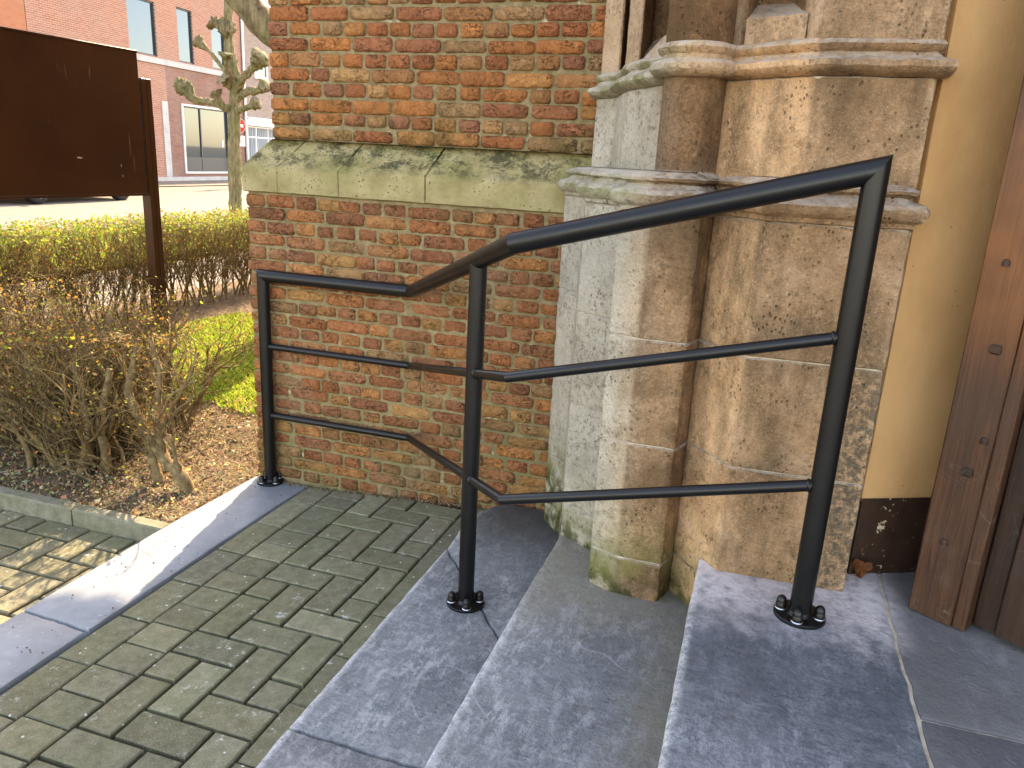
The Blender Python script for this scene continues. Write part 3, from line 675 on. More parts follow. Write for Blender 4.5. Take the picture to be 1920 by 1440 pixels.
m = MB(); m.poly([(-.60, 2.9), (-.33, 2.62), (-.1, 2.2), (.28, 2.05), (.28, 3.2), (-.6, 3.2)], .0, 6.2); m.build('core', 'church', jamb)
m = MB(); m.poly([(-.64, 2.8), (-.55, 2.54), (-.47, 2.24), (-.33, 2.05), (.0, 1.95), (.30, 1.93), (.31, 3.2), (-.6, 3.2)], 3.2, 6.3); m.build('upper_masonry', 'sand', jamb)

# ------------------------------------------------------------------ plaster reveal, door
pd = Vector((.109, .055)).normalized(); pn = Vector((pd.y, -pd.x))
p0 = Vector((.342, 1.992))-pd*.02
rev = thing('plaster_reveal', (p0.x, p0.y, Z3), 'ochre plastered wall strip between stone jamb and wooden door', 'wall')
def wallgrid(p, d, L, z0, z1, th, mat, name, parent, amp=.002, st=.03):
    m = MB(); nrm = Vector((d.y, -d.x)); nx = int(L/st); nz = int((z1-z0)/st); vs = []
    for j in range(nz+1):
        for i in range(nx+1):
            q = p+d*(L*i/nx); z = z0+(z1-z0)*j/nz; e = amp*fn(q.x, q.y, z, 7); q = q+nrm*e; vs.append((q.x, q.y, z))
    m.add(vs, [(j*(nx+1)+i, j*(nx+1)+i+1, (j+1)*(nx+1)+i+1, (j+1)*(nx+1)+i) for j in range(nz) for i in range(nx)])
    b = p-nrm*th; m.obox((p-nrm*.004), d, -nrm, L, th, z0+.001, z1-.001)
    return m.build(name, mat, parent, smooth=False)
wallgrid(p0, pd, .75, Z3+.205, 3.4, .15, 'plaster', 'plaster', rev)
wallgrid(p0+pn*.003, pd, .75, Z3-.002, Z3+.212, .15, 'skirt', 'skirting', rev, .0015)
wd = Vector((.107, -.067)).normalized(); wnn = Vector((wd.y, -wd.x)); wa = Vector((.446, 1.860))
door = thing('church_door', (wa.x+.4, wa.y-.2, Z3), 'dark reddish brown oak church door with pegged frame post', 'door')
def plank(name, p, L, th, z0, z1, tone=1.0, bev=.004, jit=.0015):
    m = MB(); m.cur = (tone, tone, tone); nz = 40; vs = []; nr = -wnn
    ring = [(bev, 0), (L-bev, 0), (L, bev), (L, th), (0, th), (0, bev)]
    for j in range(nz+1):
        z = z0+(z1-z0)*j/nz
        for a, b in ring:
            e = jit*fn(a*9, b*9+p.x*5, z, 5); q = p+wd*(a+e)+nr*(b+e*.6); vs.append((q.x, q.y, z))
    n = len(ring); m.add(vs, [(j*n+k, j*n+(k+1) % n, (j+1)*n+(k+1) % n, (j+1)*n+k) for j in range(nz) for k in range(n)]+[tuple(range(n))[::-1], tuple(nz*n+k for k in range(n))])
    return m.build(name, 'oak', door)
plank('frame_post', wa, .098, .09, Z3+.002, 3.3)
plank('frame_strip', wa+wd*.0985-wnn*.001, .028, .088, Z3+.004, 3.3)
plank('rebate', wa+wd*.128-wnn*.040, .050, .05, Z3+.012, 3.3, .45)
for k in range(8): plank('board', wa+wd*(.1795+.152*k)-wnn*(.018 if k else .018), .149, .05, Z3+.018, 3.3, .55)
for x, z, s in ((.062, 1.071, .011), (.062, .793, .011)):
    p = wa+wd*x+wnn*.006; m = MB(); m.cur = (.45, .5, .55); m.obox(p-wd*s, wd, -wnn, 2*s, .02, z-s, z+s, .004); m.build('peg', 'oak', door)
for x, z in ((.045, 1.252), (.047, .617), (.080, .873)):
    p = wa+wd*x; m = MB(); m.lathe((p.x, p.y, z), [(.0, .007), (.005, .006), (.008, 0), (.008, -.008)], 10); m.build('nail_head', 'skirt', door)

church = thing('church_wall', (3, 6, 0), 'tall brick church wall rising behind the portal and buttress', 'building')
m = MB(); m.box((-1.80, 5.5, -.1), (9, 12, 8)); m.box((-.44, 3.2, -.1), (9, 5.5, 8)); m.build('wall', 'church', church)
m = MB(); q = wa+wd*1.42; m.obox(q, wd, -wnn, .9, 1.6, -.1, 6.9); m.obox(wa-wd*.1-wnn*.1, wd, -wnn, 1.5, 1.6, 3.3, 6.9); m.build('wall', 'church', church)

# ------------------------------------------------------------------ railing
rail = thing('handrail', (-.715, 1.957, 0), 'black powder coated tubular steel handrail with three posts on the steps', 'railing')
A = Vector((-1.899, 2.672)); B1 = Vector((-1.241, 2.670)); B2 = Vector((-.540, 1.723)); C3 = Vector((.197, 1.723)); PM = B1.lerp(B2, .753)
def v3(p, z): return Vector((p.x, p.y, z))
TOP = (.905, .905, 1.219, 1.418); MID = (.612, .612, .897, 1.084); LOW = (.312, .312, .574, .749)
RR = .0250; RM = .01345
up = Vector((0, 0, 1))
def cutn(a, b): return tuple((a+b).normalized())
d0 = (v3(B1, TOP[1])-v3(A, TOP[0])).normalized(); d3 = (v3(C3, TOP[3])-v3(B2, TOP[2])).normalized()
m = MB(); m.miter([v3(A, TOP[0]), v3(B1, TOP[1]), v3(B2, TOP[2]), v3(C3, TOP[3])], RR, 32, cut0=cutn(up, d0), cut1=cutn(d3, -up))
shade_auto(m.build('top_rail', 'black', rail), 30)
m = MB(); m.miter([v3(A, 0), v3(A, TOP[0])], RR-.0004, 32, cut1=cutn(up, d0)); shade_auto(m.build('post', 'black', rail), 30)
m = MB(); m.miter([v3(PM, Z1), v3(PM, TOP[1]+(TOP[2]-TOP[1])*.753)], RR-.001, 32); shade_auto(m.build('post', 'black', rail), 30)
m = MB(); m.miter([v3(C3, Z3), v3(C3, TOP[3])], RR-.0004, 32, cut1=cutn(d3, -up)); shade_auto(m.build('post', 'black', rail), 30)
for hh in (MID, LOW):
    m = MB(); m.miter([v3(A, hh[0]), v3(B1, hh[1]), v3(B2, hh[2]), v3(C3, hh[3])], RM, 20); shade_auto(m.build('bar', 'black', rail), 30)
    for p, z, d in ((A, hh[0], d0), (PM, hh[1]+(hh[2]-hh[1])*.753, (v3(B2, hh[2])-v3(B1, hh[1])).normalized()), (PM, hh[1]+(hh[2]-hh[1])*.753, -(v3(B2, hh[2])-v3(B1, hh[1])).normalized()), (C3, hh[3], -d3)):
        q = v3(p, z)+d*(RR*.96); m = MB(); m.tube([q, q+d*.004, q+d*.008], [RM+.003, RM+.0028, RM], 16); m.build('weld', 'black', rail, smooth=True)
dome = MB(); dome.lathe((0, 0, 0), [(.0125, 0), (.0125, .010), (.0118, .011), (.0118, .016), (.0100, .0235), (.006, .028), (0, .030)], 14)
dome_me = None
for p, z, a0 in ((A, .004, 20), (PM, Z1, -20), (C3, Z3, 35)):
    m = MB(); m.lathe((p.x, p.y, z), [(.058, -.001), (.058, .006), (.056, .008), (.031, .008), (.027, .011), (.0247, .016)], 36)
    fl = shade_auto(m.build('base_flange', 'black', rail), 35)
    for k in range(4):
        a = R(a0+90*k+45); c = (p.x+.0425*math.cos(a), p.y+.0425*math.sin(a), z+.0105)
        if dome_me is None:
            o = shade_auto(dome.build('cap_nut', 'black', fl), 50); dome_me = o.data; o.location = c; adopt(o, fl)
        else: o = link('cap_nut', dome_me, None, fl); o.location = c
        m = MB(); m.lathe((c[0], c[1], z+.007), [(.0, 0), (.0138, 0), (.0138, .0016), (.0125, .0032)], 16); m.build('washer', 'zinc', fl)

# ------------------------------------------------------------------ notice board (seen from behind)
bb = Vector((-3.355, 3.70)); bdir = (Vector((-3.41, 2.86))-Vector((-3.335, 3.70))).normalized(); bn = Vector((-bdir.y, bdir.x))
board = thing('notice_board', (bb.x, bb.y, 0), 'dark brown metal notice board on posts seen from behind', 'notice board')
m = MB(); m.obox(bb+bdir*.045+bn*.02, bdir, -bn, 1.90, .045, 1.118, 1.862, .003); m.build('panel', 'brown', board)
m = MB(); m.obox(bb+bdir*.045+bn*.026, bdir, -bn, 1.90, .057, 1.108, 1.122, .002); m.obox(bb+bdir*.045+bn*.026, bdir, -bn, 1.90, .057, 1.858, 1.870, .002); m.build('panel_rim', 'brown', board)
for k, off in enumerate((0, 1.97)):
    p = bb+bdir*off; m = MB()
    m.obox(p-bdir*.035+bn*.022, bdir, -bn, .030, .06, -.1, 1.735, .004); m.obox(p-bdir*.002+bn*.022, bdir, -bn, .030, .06, -.1, 1.735, .004)
    m.obox(p-bdir*.035+bn*.012, bdir, -bn, .062, .04, -.1, 1.732, .004); m.obox(p-bdir*.052+bn*.006, bdir, -bn, .03, .03, -.1, 1.25+.3, .004)
    m.build('post', 'brown', board)
for z in (1.20, 1.42, 1.64):
    p = bb+bdir*.022; m = MB(); m.obox(p+bn*.018, bdir, -bn, .034, .05, z-.02, z+.02, .002); m.build('bracket', 'brown', board)
for a, z, sx, sz in ((.40, 1.305, .026, .005), (.16, 1.27, .003, .010), (.155, 1.215, .003, .008)):
    p = bb+bdir*(.045+a)+bn*.0215; m = MB(); m.add([tuple(p)+(z-sz,), tuple(p+bdir*sx)+(z-sz*.6,), tuple(p+bdir*sx*.8)+(z+sz,), tuple(p-bdir*sx*.3)+(z+sz*.3,)], [(0, 1, 2, 3)]); m.build('scrape', 'dropping', board)

# ------------------------------------------------------------------ shrubs and hedges
def leafquad(m, p, size, c, nrm=None):
    m.cur = c; d = Vector((rnd(-1, 1), rnd(-1, 1), rnd(-.5, .9))).normalized(); u = d.orthogonal().normalized()
    u = (u*math.cos(a_ := rnd(0, 6.3))+d.cross(u)*math.sin(a_)); w_ = size*.32; mid = p+d*size*.5+u.cross(d)*size*.08
    m.add([p, mid+u*w_, p+d*size, mid-u*w_], [(0, 1, 2), (0, 2, 3)])
def grow(m, p, d, L, r, lev, tips, gravity=.05, sides=4, zmax=None, spread=.75, thick=.6, kink=.22):
    n = 4 if lev > 0 else 3; pts = [p]; rad = [r]; q = p.copy(); dd = d.copy()
    for i in range(n):
        dd = (dd+Vector((rnd(-1, 1), rnd(-1, 1), rnd(-.6, .9)))*kink).normalized(); q = q+dd*(L/n)
        if zmax and q.z > zmax: q.z = zmax+rnd(-.03, .015); dd.z *= .2
        if q.z < .01: q.z = .01+rnd(0, .02); dd.z = abs(dd.z)
        pts.append(q.copy()); rad.append(r*(1-.5*(i+1)/n))
    m.tube(pts, rad, sides, cap=False)
    if lev == 0: tips.append((q, dd)); tips.append((pts[-2], dd)); return
    for k in range(random.choice((3, 4, 4, 5)) if lev > 1 else random.choice((3, 4, 5))):
        i = random.choice(range(1, n+1)); nd = (dd+Vector((rnd(-1, 1), rnd(-1, 1), rnd(-.5, .8)))*spread).normalized()
        grow(m, pts[i], nd, L*rnd(.5, .85), max(.0011, rad[i]*thick*rnd(.85, 1.15)), lev-1, tips, gravity, 3, zmax, spread, thick, kink)
AUT = [(.275, .130, .033), (.213, .111, .033), (.375, .195, .039), (.325, .286, .044), (.225, .273, .044), (.200, .156, .055), (.450, .221, .044), (.163, .104, .039), (.350, .312, .055)]
GRN = [(.20, .25, .03), (.26, .29, .04), (.16, .22, .03), (.32, .32, .06), (.13, .18, .035), (.26, .18, .05)]

h1 = thing('clipped_hedge', (-3.2, 2.8, 0), 'low clipped twiggy hedge with brown and orange leaves beside the kerb', 'hedge')
m = MB(); tips = []; random.seed(21)
for k in range(205):
    y = rnd(2.42, 3.2); x = -(2.52 if y < 2.62 else 2.72)-rnd(0, 1)**1.1*2.3
    d = Vector((rnd(-.55, .55), rnd(-.45, .45), 1)).normalized()
    grow(m, Vector((x, y, -.03)), d, rnd(.27, .44), rnd(.010, .018), 3, tips, zmax=.68+.05*fn(x, y, 0, 2), spread=.95, thick=.70, kink=.34)
for k in range(70):                                   # low sprawling shoots
    x = -2.5-rnd(0, 1.9); y = rnd(2.34, 2.9)
    grow(m, Vector((x, y, -.02)), Vector((rnd(-1, 1), rnd(-1, .5), rnd(.1, .7))).normalized(), rnd(.12, .24), rnd(.004, .007), 2, tips, zmax=.3, spread=.9, thick=.7, kink=.35)
# the cut stump at the hedge end, leaning into the hedge
for pts, r0, r1 in (([(-2.185, 2.50, -.05), (-2.215, 2.505, .02), (-2.29, 2.515, .07), (-2.36, 2.525, .13), (-2.44, 2.54, .20)], .033, .020),
                ([(-2.34, 2.52, .11), (-2.365, 2.54, .28), (-2.36, 2.58, .46), (-2.42, 2.60, .60)], .020, .009), ([(-2.36, 2.52, .13), (-2.31, 2.55, .29), (-2.23, 2.60, .45), (-2.19, 2.62, .56)], .010, .004),
                ([(-2.37, 2.53, .17), (-2.27, 2.56, .31), (-2.14, 2.60, .42)], .008, .003), ([(-2.36, 2.53, .25), (-2.24, 2.50, .40), (-2.13, 2.52, .47)], .007, .003), ([(-2.23, 2.505, .03), (-2.25, 2.5, .14), (-2.27, 2.5, .22)], .012, .008),
                ([(-2.44, 2.54, .20), (-2.52, 2.56, .36), (-2.50, 2.62, .58)], .022, .010), ([(-2.35, 2.52, -.04), (-2.38, 2.52, .06), (-2.42, 2.54, .18)], .022, .022),
                ([(-2.62, 2.5, -.03), (-2.66, 2.52, .2), (-2.60, 2.55, .45)], .024, .012), ([(-2.72, 2.46, -.03), (-2.70, 2.5, .2), (-2.80, 2.55, .45)], .024, .012)):
    P = [Vector(p) for p in pts]; F = []
    for i in range(len(P)-1):
        for q in range(5): p = P[i].lerp(P[i+1], q/5); F.append(p+Vector((rnd(-1, 1), rnd(-1, 1), 0))*.004)
    F.append(P[-1]); L_ = len(F); rr = [(r0+(r1-r0)*i/L_)*(1+.28*fn(i*1.3, r0*90, 0)) for i in range(L_)]; v0 = len(m.v); m.tube(F, rr, 12)
    for i in range(v0, len(m.v)):
        v = Vector(m.v[i]); f = F[min(L_-1, (i-v0)//12)]; m.v[i] = tuple(v+(v-f)*(.45*fn(*v, 40)+.3*fn(*v, 90)))
    for i in range(L_//2, L_, 2):
        grow(m, F[i], Vector((rnd(-.6, .6), rnd(-.5, .6), rnd(.2, 1))).normalized(), rnd(.10, .20), min(r1, .0045), 1 if r1 < .005 else 2, tips, zmax=.62, spread=.8, thick=.7)
o = m.build('branches', 'twig', h1, smooth=True); o['kind'] = 'stuff'
m = MB()
for p, d in tips:
    zz = p.z
    if random.random() < (.75 if zz > .58 else .30):
        for _ in range(random.choice((1, 1, 2))): leafquad(m, p+Vector((rnd(-1, 1), rnd(-1, 1), rnd(-1, 1)))*.012, rnd(.010, .022), tuple(c*rnd(.7, 1.2) for c in random.choice(AUT)))
o = m.build('leaves', 'leaf', h1); o['kind'] = 'stuff'; print('near tips', len(tips))

h2 = thing('garden_hedge', (-4.95, 6, 0), 'thin clipped yellow green hedge bordering the lawn and the path', 'hedge')
m = MB(); tips = []; random.seed(5)
for k in range(300):
    y = 1.6+9.4*k/300+rnd(-.02, .02); x = rnd(-5.16, -4.78)
    grow(m, Vector((x, y, -.04)), Vector((rnd(-.25, .25), rnd(-.3, .3), 1)).normalized(), rnd(.36, .52), rnd(.007, .012), 3, tips, zmax=.76+.03*fn(x, y, 0, 3), spread=.6)
for k in range(2600):
    x, y = rnd(-5.2, -4.74), rnd(1.6, 11); grow(m, Vector((x, y, rnd(.12, .58))), Vector((rnd(-.8, .8), rnd(-.8, .8), 1)).normalized(), rnd(.10, .18), .0028, 1, tips, zmax=.76+.03*fn(x, y, 0, 3), spread=.8, thick=.8, kink=.3)
o = m.build('branches', 'twig', h2, smooth=True); o['kind'] = 'stuff'
m = MB()
for p, d in tips:
    if p.z > .70: leafquad(m, p+Vector((rnd(-1, 1), rnd(-1, 1), rnd(-.5, .8)))*.04, rnd(.018, .034), tuple(c*rnd(.75, 1.15) for c in random.choice(GRN)))
    elif random.random() < (.40 if p.z > .40 else .14): leafquad(m, p, rnd(.012, .024), tuple(c*rnd(.6, 1.) for c in random.choice(AUT+GRN[:2])))
for k in range(4200):
    y = rnd(1.6, 11); x = rnd(-5.2, -4.74); p = Vector((x, y, .70+rnd(0, .09)+.03*fn(x, y, 0, 3)))
    leafquad(m, p, rnd(.018, .038), tuple(c*rnd(.75, 1.15) for c in random.choice(GRN)))
o = m.build('leaves', 'leaf', h2); o['kind'] = 'stuff'; print('far tips', len(tips))

# grass
def blades(name, n, box, mat, h, cols, label, w_=.003, keep=None):
    m = MB()
    for _ in range(n):
        x, y = rnd(box[0], box[1]), rnd(box[2], box[3])
        if keep and not keep(x, y): continue
        a = rnd(0, 6.3); L = rnd(h*.5, h*1.2); lx, ly = math.cos(a)*L*rnd(.2, .9), math.sin(a)*L*rnd(.2, .9); b = a+1.57
        m.cur = tuple(c*rnd(.7, 1.2) for c in random.choice(cols)); dx, dy = math.cos(b)*w_, math.sin(b)*w_; z = box[4]
        m.add([(x-dx, y-dy, z), (x+dx, y+dy, z), (x+lx*.4+dx*.8, y+ly*.4+dy*.8, z+L*.6), (x+lx, y+ly, z+L*.85)], [(0, 1, 2), (0, 2, 3)])
    o = m.build(name, mat); return tag(o, label, 'grass', kind='stuff')
GC = [(.209, .310, .033), (.266, .361, .044), (.323, .378, .055), (.380, .327, .110), (.162, .232, .033)]
blades('grass', 46000, (-4.5, -1.9, 3.42, 5.7, -.03), 'grass', .045, GC, 'short green lawn grass between the hedge and the brick buttress', keep=lambda x, y: y > 3.46+.10*fn(x, 0, 0, 3)+.05*fn(x, 3, 0, 11) and x > -4.36+.1*fn(y, 2, 0, 2))
blades('verge_grass', 22000, (-10.6, -7.45, 3, 16, -.05), 'grass', .09, GC, 'rough green roadside grass beyond the garden hedge', .007)
# leaf litter and wood chips on the bed
m = MB(); LIT = [(.36, .275, .13), (.28, .21, .10), (.44, .35, .18), (.20, .145, .07), (.50, .41, .23), (.36, .22, .08), (.15, .115, .06), (.42, .34, .19)]
for _ in range(19000):
    x, y = rnd(-4.2, -2.02), rnd(2.2, 3.62); s = rnd(.003, .009) if random.random() < .97 else rnd(.012, .02)
    if x > -2.04 and y < 2.7: continue
    a = rnd(0, 6.3); ca, sa = math.cos(a)*s, math.sin(a)*s; z = -.026+.018*(fn(x, y, 1, 6)+.6*fn(x, y, 3, 17))+rnd(.002, .012)
    m.cur = tuple(c*rnd(.6, 1.2) for c in random.choice(LIT)); q = rnd(.35, .8)
    m.add([(x-ca, y-sa, z+rnd(-.004, .006)), (x+sa*q, y-ca*q, z+rnd(-.004, .008)), (x+ca, y+sa, z+rnd(-.003, .012)), (x-sa*q, y+ca*q, z+rnd(-.004, .008))], [(0, 1, 2), (0, 2, 3)])
tag(m.build('leaf_litter', 'litter'), 'dry brown leaf litter and wood chips on the garden bed', 'leaf litter', kind='stuff')
# dirt in the corner where pavers meet the wall, crumbs on kerb
m = MB()
for _ in range(420):
    x = rnd(-1.95, -.9); y = YW-.004-abs(random.gauss(0, .016)); z = zramp(x)+.004 if x > -1.73 else .006
    if x < -1.73 and random.random() < .3: continue
    s = rnd(.0015, .006); a = rnd(0, 6.3); m.cur = random.choice([(.10, .07, .04), (.2, .13, .08), (.06, .045, .03), (.28, .2, .12)])
    m.add([(x+s*math.cos(a+k*2.09), y+s*math.sin(a+k*2.09), z) for k in range(3)]+[(x, y, z+s)], [(0, 1, 3), (1, 2, 3), (2, 0, 3)])
for _ in range(60):
    x, y = rnd(-1.99, -1.75), rnd(1.2, 2.6); s = rnd(.0015, .004); a = rnd(0, 6.3); m.cur = (.06, .05, .035)
    m.add([(x+s*math.cos(a+k*2.09), y+s*math.sin(a+k*2.09), .006) for k in range(3)]+[(x, y, .006+s)], [(0, 1, 3), (1, 2, 3), (2, 0, 3)])
tag(m.build('crumbs', 'litter'), 'dirt crumbs along the foot of the brick wall and kerb', 'dirt', kind='stuff')
# one dead leaf in the corner by the skirting
m = MB(); m.cur = (.13, .045, .014); vs = []; c = Vector((.352, 1.985, Z3+.026))
for r_ in (1, .55):
    for k in range(22):
        a = k/22*6.283; rr = .028*r_*(1+.30*math.sin(3*a+.6)+.22*fn(k*.9, r_*4, 2)); vs.append(c+Vector((rr*math.cos(a)*.75+.006*fn(k, r_, 1), -.010+.020*fn(k*.5, r_*3, 7)-.012*(1-r_), rr*math.sin(a)*.9)))
vs.append(c+Vector((0, -.006, 0))); m.add(vs, [(k, (k+1) % 22, 22+(k+1) % 22, 22+k) for k in range(22)]+[(22+k, 22+(k+1) % 22, 44) for k in range(22)])
m.tube([c, c+Vector((-.004, .0, .05)), c+Vector((.006, .004, .06))], .0010, 5)
tag(m.build('dead_leaf', 'litter', smooth=True), 'curled orange brown dead leaf beside the dark skirting', 'leaf')

# ------------------------------------------------------------------ pollarded plane trees
def limb(m, pts, r0, r1, n=12, knob=0, sub=5, rough=.10):
    P = [Vector(p) for p in pts]; F = []
    for i in range(len(P)-1):
        a = P[max(i-1, 0)]; b = P[i]; c = P[i+1]; d = P[min(i+2, len(P)-1)]
        for q in range(sub):
            t = q/sub; F.append(.5*((2*b)+(c-a)*t+(2*a-5*b+4*c-d)*t*t+(3*b-a-3*c+d)*t**3))
    F.append(P[-1]); L = len(F); rr = []
    for i in range(L):
        t = i/(L-1); r = r0+(r1-r0)*t
        if knob: r += knob*math.exp(-((t-.88)/.13)**2)
        rr.append(max(.004, r*(1-.75*max(0, t-.96)/.04)))
    st = len(m.v); m.tube(F, rr, n)
    for i in range(st, len(m.v)):
        v = Vector(m.v[i]); f = F[min(L-1, (i-st)//n)] ; k = rough*(fn(v.x, v.y, v.z, 7)+.8*fn(v.x, v.y, v.z, 19)+(.9*fn(v.x, v.y, v.z, 33) if knob else 0))
        m.v[i] = tuple(v+(v-f)*k)
tree = thing('pollard_tree', (-10.55, 14, -.05), 'pollarded plane tree with knobbly stub branches on the verge', 'tree')
m = MB(); limb(m, [(-10.55, 14, -.1), (-10.54, 14, .8), (-10.50, 14, 1.7), (-10.45, 14, 2.25), (-10.40, 14, 2.62), (-10.50, 14.0, 3.1), (-10.53, 14, 3.6), (-10.50, 14.05, 4.6), (-10.6, 14, 5.6)], .135, .075, 28, sub=22, rough=.16)
m.build('trunk', 'bark', tree, smooth=True)
for pts, r0, r1, kn in (([(-10.48, 14, 2.05), (-10.85, 13.9, 2.22), (-11.3, 13.85, 2.28), (-11.62, 13.8, 2.62)], .075, .055, .075),
    ([(-10.42, 14, 2.3), (-10.1, 13.95, 2.45), (-9.80, 13.95, 2.50), (-9.64, 13.9, 2.64)], .07, .05, .06),
    ([(-10.40, 14, 2.45), (-10.15, 13.9, 2.72), (-9.90, 13.9, 2.90), (-9.66, 13.85, 3.16)], .075, .06, .085),
    ([(-10.44, 14, 2.05), (-10.15, 13.8, 2.12), (-9.90, 13.7, 2.16), (-9.68, 13.7, 2.28)], .05, .045, .06),
    ([(-10.48, 14, 2.62), (-10.68, 13.9, 2.95), (-10.93, 13.85, 3.22), (-11.18, 13.8, 3.38)], .035, .040, .055),
    ([(-10.50, 13.95, 2.1), (-10.62, 13.8, 2.22), (-10.72, 13.7, 2.44)], .06, .04, .06),
    ([(-10.42, 13.95, 2.6), (-10.38, 13.7, 2.9), (-10.32, 13.65, 3.14)], .05, .045, .07),
    ([(-10.52, 14, 3.5), (-10.64, 13.9, 3.62), (-10.80, 13.85, 3.72)], .06, .05, .07),
    ([(-10.50, 13.95, 2.55), (-10.48, 13.8, 2.62), (-10.50, 13.72, 2.70)], .08, .06, .07),
    ([(-10.55, 14.1, 2.7), (-10.75, 14.3, 2.9), (-10.80, 14.4, 3.1)], .06, .05, .06)):
    m = MB(); limb(m, pts, r0, r1, 28, kn*1.25, 14, .50); m.build('branch', 'bark', tree, smooth=True)
for c, r in (((-10.53, 13.95, 3.62), .16), ((-10.47, 13.93, 2.66), .14), ((-11.58, 13.8, 2.56), .11)):
    m = MB(); pr = [(r*math.sin(math.pi*i/8)+.001, -r*math.cos(math.pi*i/8)) for i in range(9)]; m.lathe(c, pr, 28)
    for i, v in enumerate(m.v):
        v = Vector(v); k = .55*fn(*v, 13)+.45*fn(*v, 27)+.3*fn(*v, 50); m.v[i] = tuple(v+(v-Vector(c))*k)
    m.build('burr', 'bark', tree, smooth=True)
tree2 = thing('garden_tree', (-3.72, 6.2, -.05), 'thick tree limb reaching out behind the top of the brick buttress', 'tree')
m = MB(); limb(m, [(-3.70, 6.2, -.1), (-3.70, 6.2, 1.0), (-3.68, 6.2, 1.9), (-3.66, 6.22, 2.8), (-3.7, 6.3, 4.3)], .20, .15, 18, sub=8, rough=.08); m.build('trunk', 'bark', tree2, smooth=True)
m = MB(); limb(m, [(-3.70, 6.15, 1.92), (-3.95, 6.1, 2.20), (-4.20, 6.05, 2.40), (-4.42, 6.0, 2.63), (-4.62, 6.0, 2.95), (-4.75, 6.0, 3.3)], .125, .10, 18, 0, 8, .16); m.build('branch', 'bark', tree2, smooth=True)

for pts, r0, r1, kn in (([(-3.7, 6.28, 4.0), (-3.4, 6.2, 4.35), (-3.1, 6.1, 4.4), (-2.7, 6.05, 4.3)], .12, .13, .10), ([(-3.68, 6.25, 4.2), (-3.3, 6.2, 4.7), (-3.0, 6.1, 4.75), (-2.7, 6.1, 4.8)], .12, .12, .12),  # unseen limbs carrying the heads added for shade
    ([(-3.05, 6.1, 4.35), (-2.98, 6.1, 4.1), (-3.0, 6.1, 3.85)], .12, .12, .06), ([(-2.8, 6.1, 4.3), (-2.7, 6.06, 4.0), (-2.72, 6.05, 3.8)], .12, .12, .06),
    ([(-3.7, 6.3, 4.0), (-4.0, 6.5, 4.4), (-4.3, 6.6, 4.8)], .11, .09, .10), ([(-3.7, 6.3, 4.0), (-3.62, 6.7, 4.6), (-3.5, 6.9, 5.2)], .11, .09, .10)):
    m = MB(); limb(m, pts, r0, r1, 18, kn, 8, .30); m.build('branch', 'bark', tree2, smooth=True)
for c, r in (((-3.02, 6.1, 3.84), .33), ((-2.76, 6.05, 3.80), .27), ((-3.10, 6.1, 4.30), .36), ((-2.78, 6.1, 4.30), .36), ((-2.55, 6.05, 4.05), .30), ((-2.95, 6.1, 4.75), .38)):  # unseen heads, added and shaped to shade the lower kerb and pavers
    m = MB(); pr = [(r*math.sin(math.pi*i/10)+.001, -r*math.cos(math.pi*i/10)) for i in range(11)]; m.lathe(c, pr, 24)
    for i, v in enumerate(m.v):
        v = Vector(v); k = .35*fn(*v, 6)+.35*fn(*v, 14)+.2*fn(*v, 30); m.v[i] = tuple(v+(v-Vector(c))*k)
    m.build('burr', 'bark', tree2, smooth=True)

# ------------------------------------------------------------------ street front
FB = Vector((-22.335, 26.018)); FD = Vector((-.0698, .9976)); FN = Vector((FD.y, -FD.x))
def fbox(m, s0, s1, z0, z1, o0, o1):
    # box on the facade plane: s along it, o outwards
    p = FB+FD*s0+FN*o0; m.obox(p, FD, FN, s1-s0, o1-o0, z0, z1)
def wallwith(m, s0, s1, z0, z1, holes, th=.3):
    ss = sorted({s0, s1}|{q for h in holes for q in h[:2]}); zz = sorted({z0, z1}|{q for h in holes for q in h[2:]})
    for i in range(len(ss)-1):
        for j in range(len(zz)-1):
            cs, cz = (ss[i]+ss[i+1])/2, (zz[j]+zz[j+1])/2
            if any(h[0] < cs < h[1] and h[2] < cz < h[3] for h in holes): continue
            a, b = FB+FD*ss[i], FB+FD*ss[i+1]; m.add([(a.x, a.y, zz[j]), (b.x, b.y, zz[j]), (b.x, b.y, zz[j+1]), (a.x, a.y, zz[j+1])], [(0, 1, 2, 3)])
    for h in holes:
        for q in ((h[0], h[2], h[0], h[3]), (h[1], h[2], h[1], h[3]), (h[0], h[2], h[1], h[2]), (h[0], h[3], h[1], h[3])):
            a = FB+FD*q[0]; b = FB+FD*q[2]; i = FN*-th
            if q[0] == q[2]: m.add([(a.x, a.y, q[1]), (a.x+i.x, a.y+i.y, q[1]), (a.x+i.x, a.y+i.y, q[3]), (a.x, a.y, q[3])], [(0, 1, 2, 3)])
            else: m.add([(a.x, a.y, q[1]), (b.x, b.y, q[1]), (b.x+i.x, b.y+i.y, q[1]), (a.x+i.x, a.y+i.y, q[1])], [(0, 1, 2, 3)])
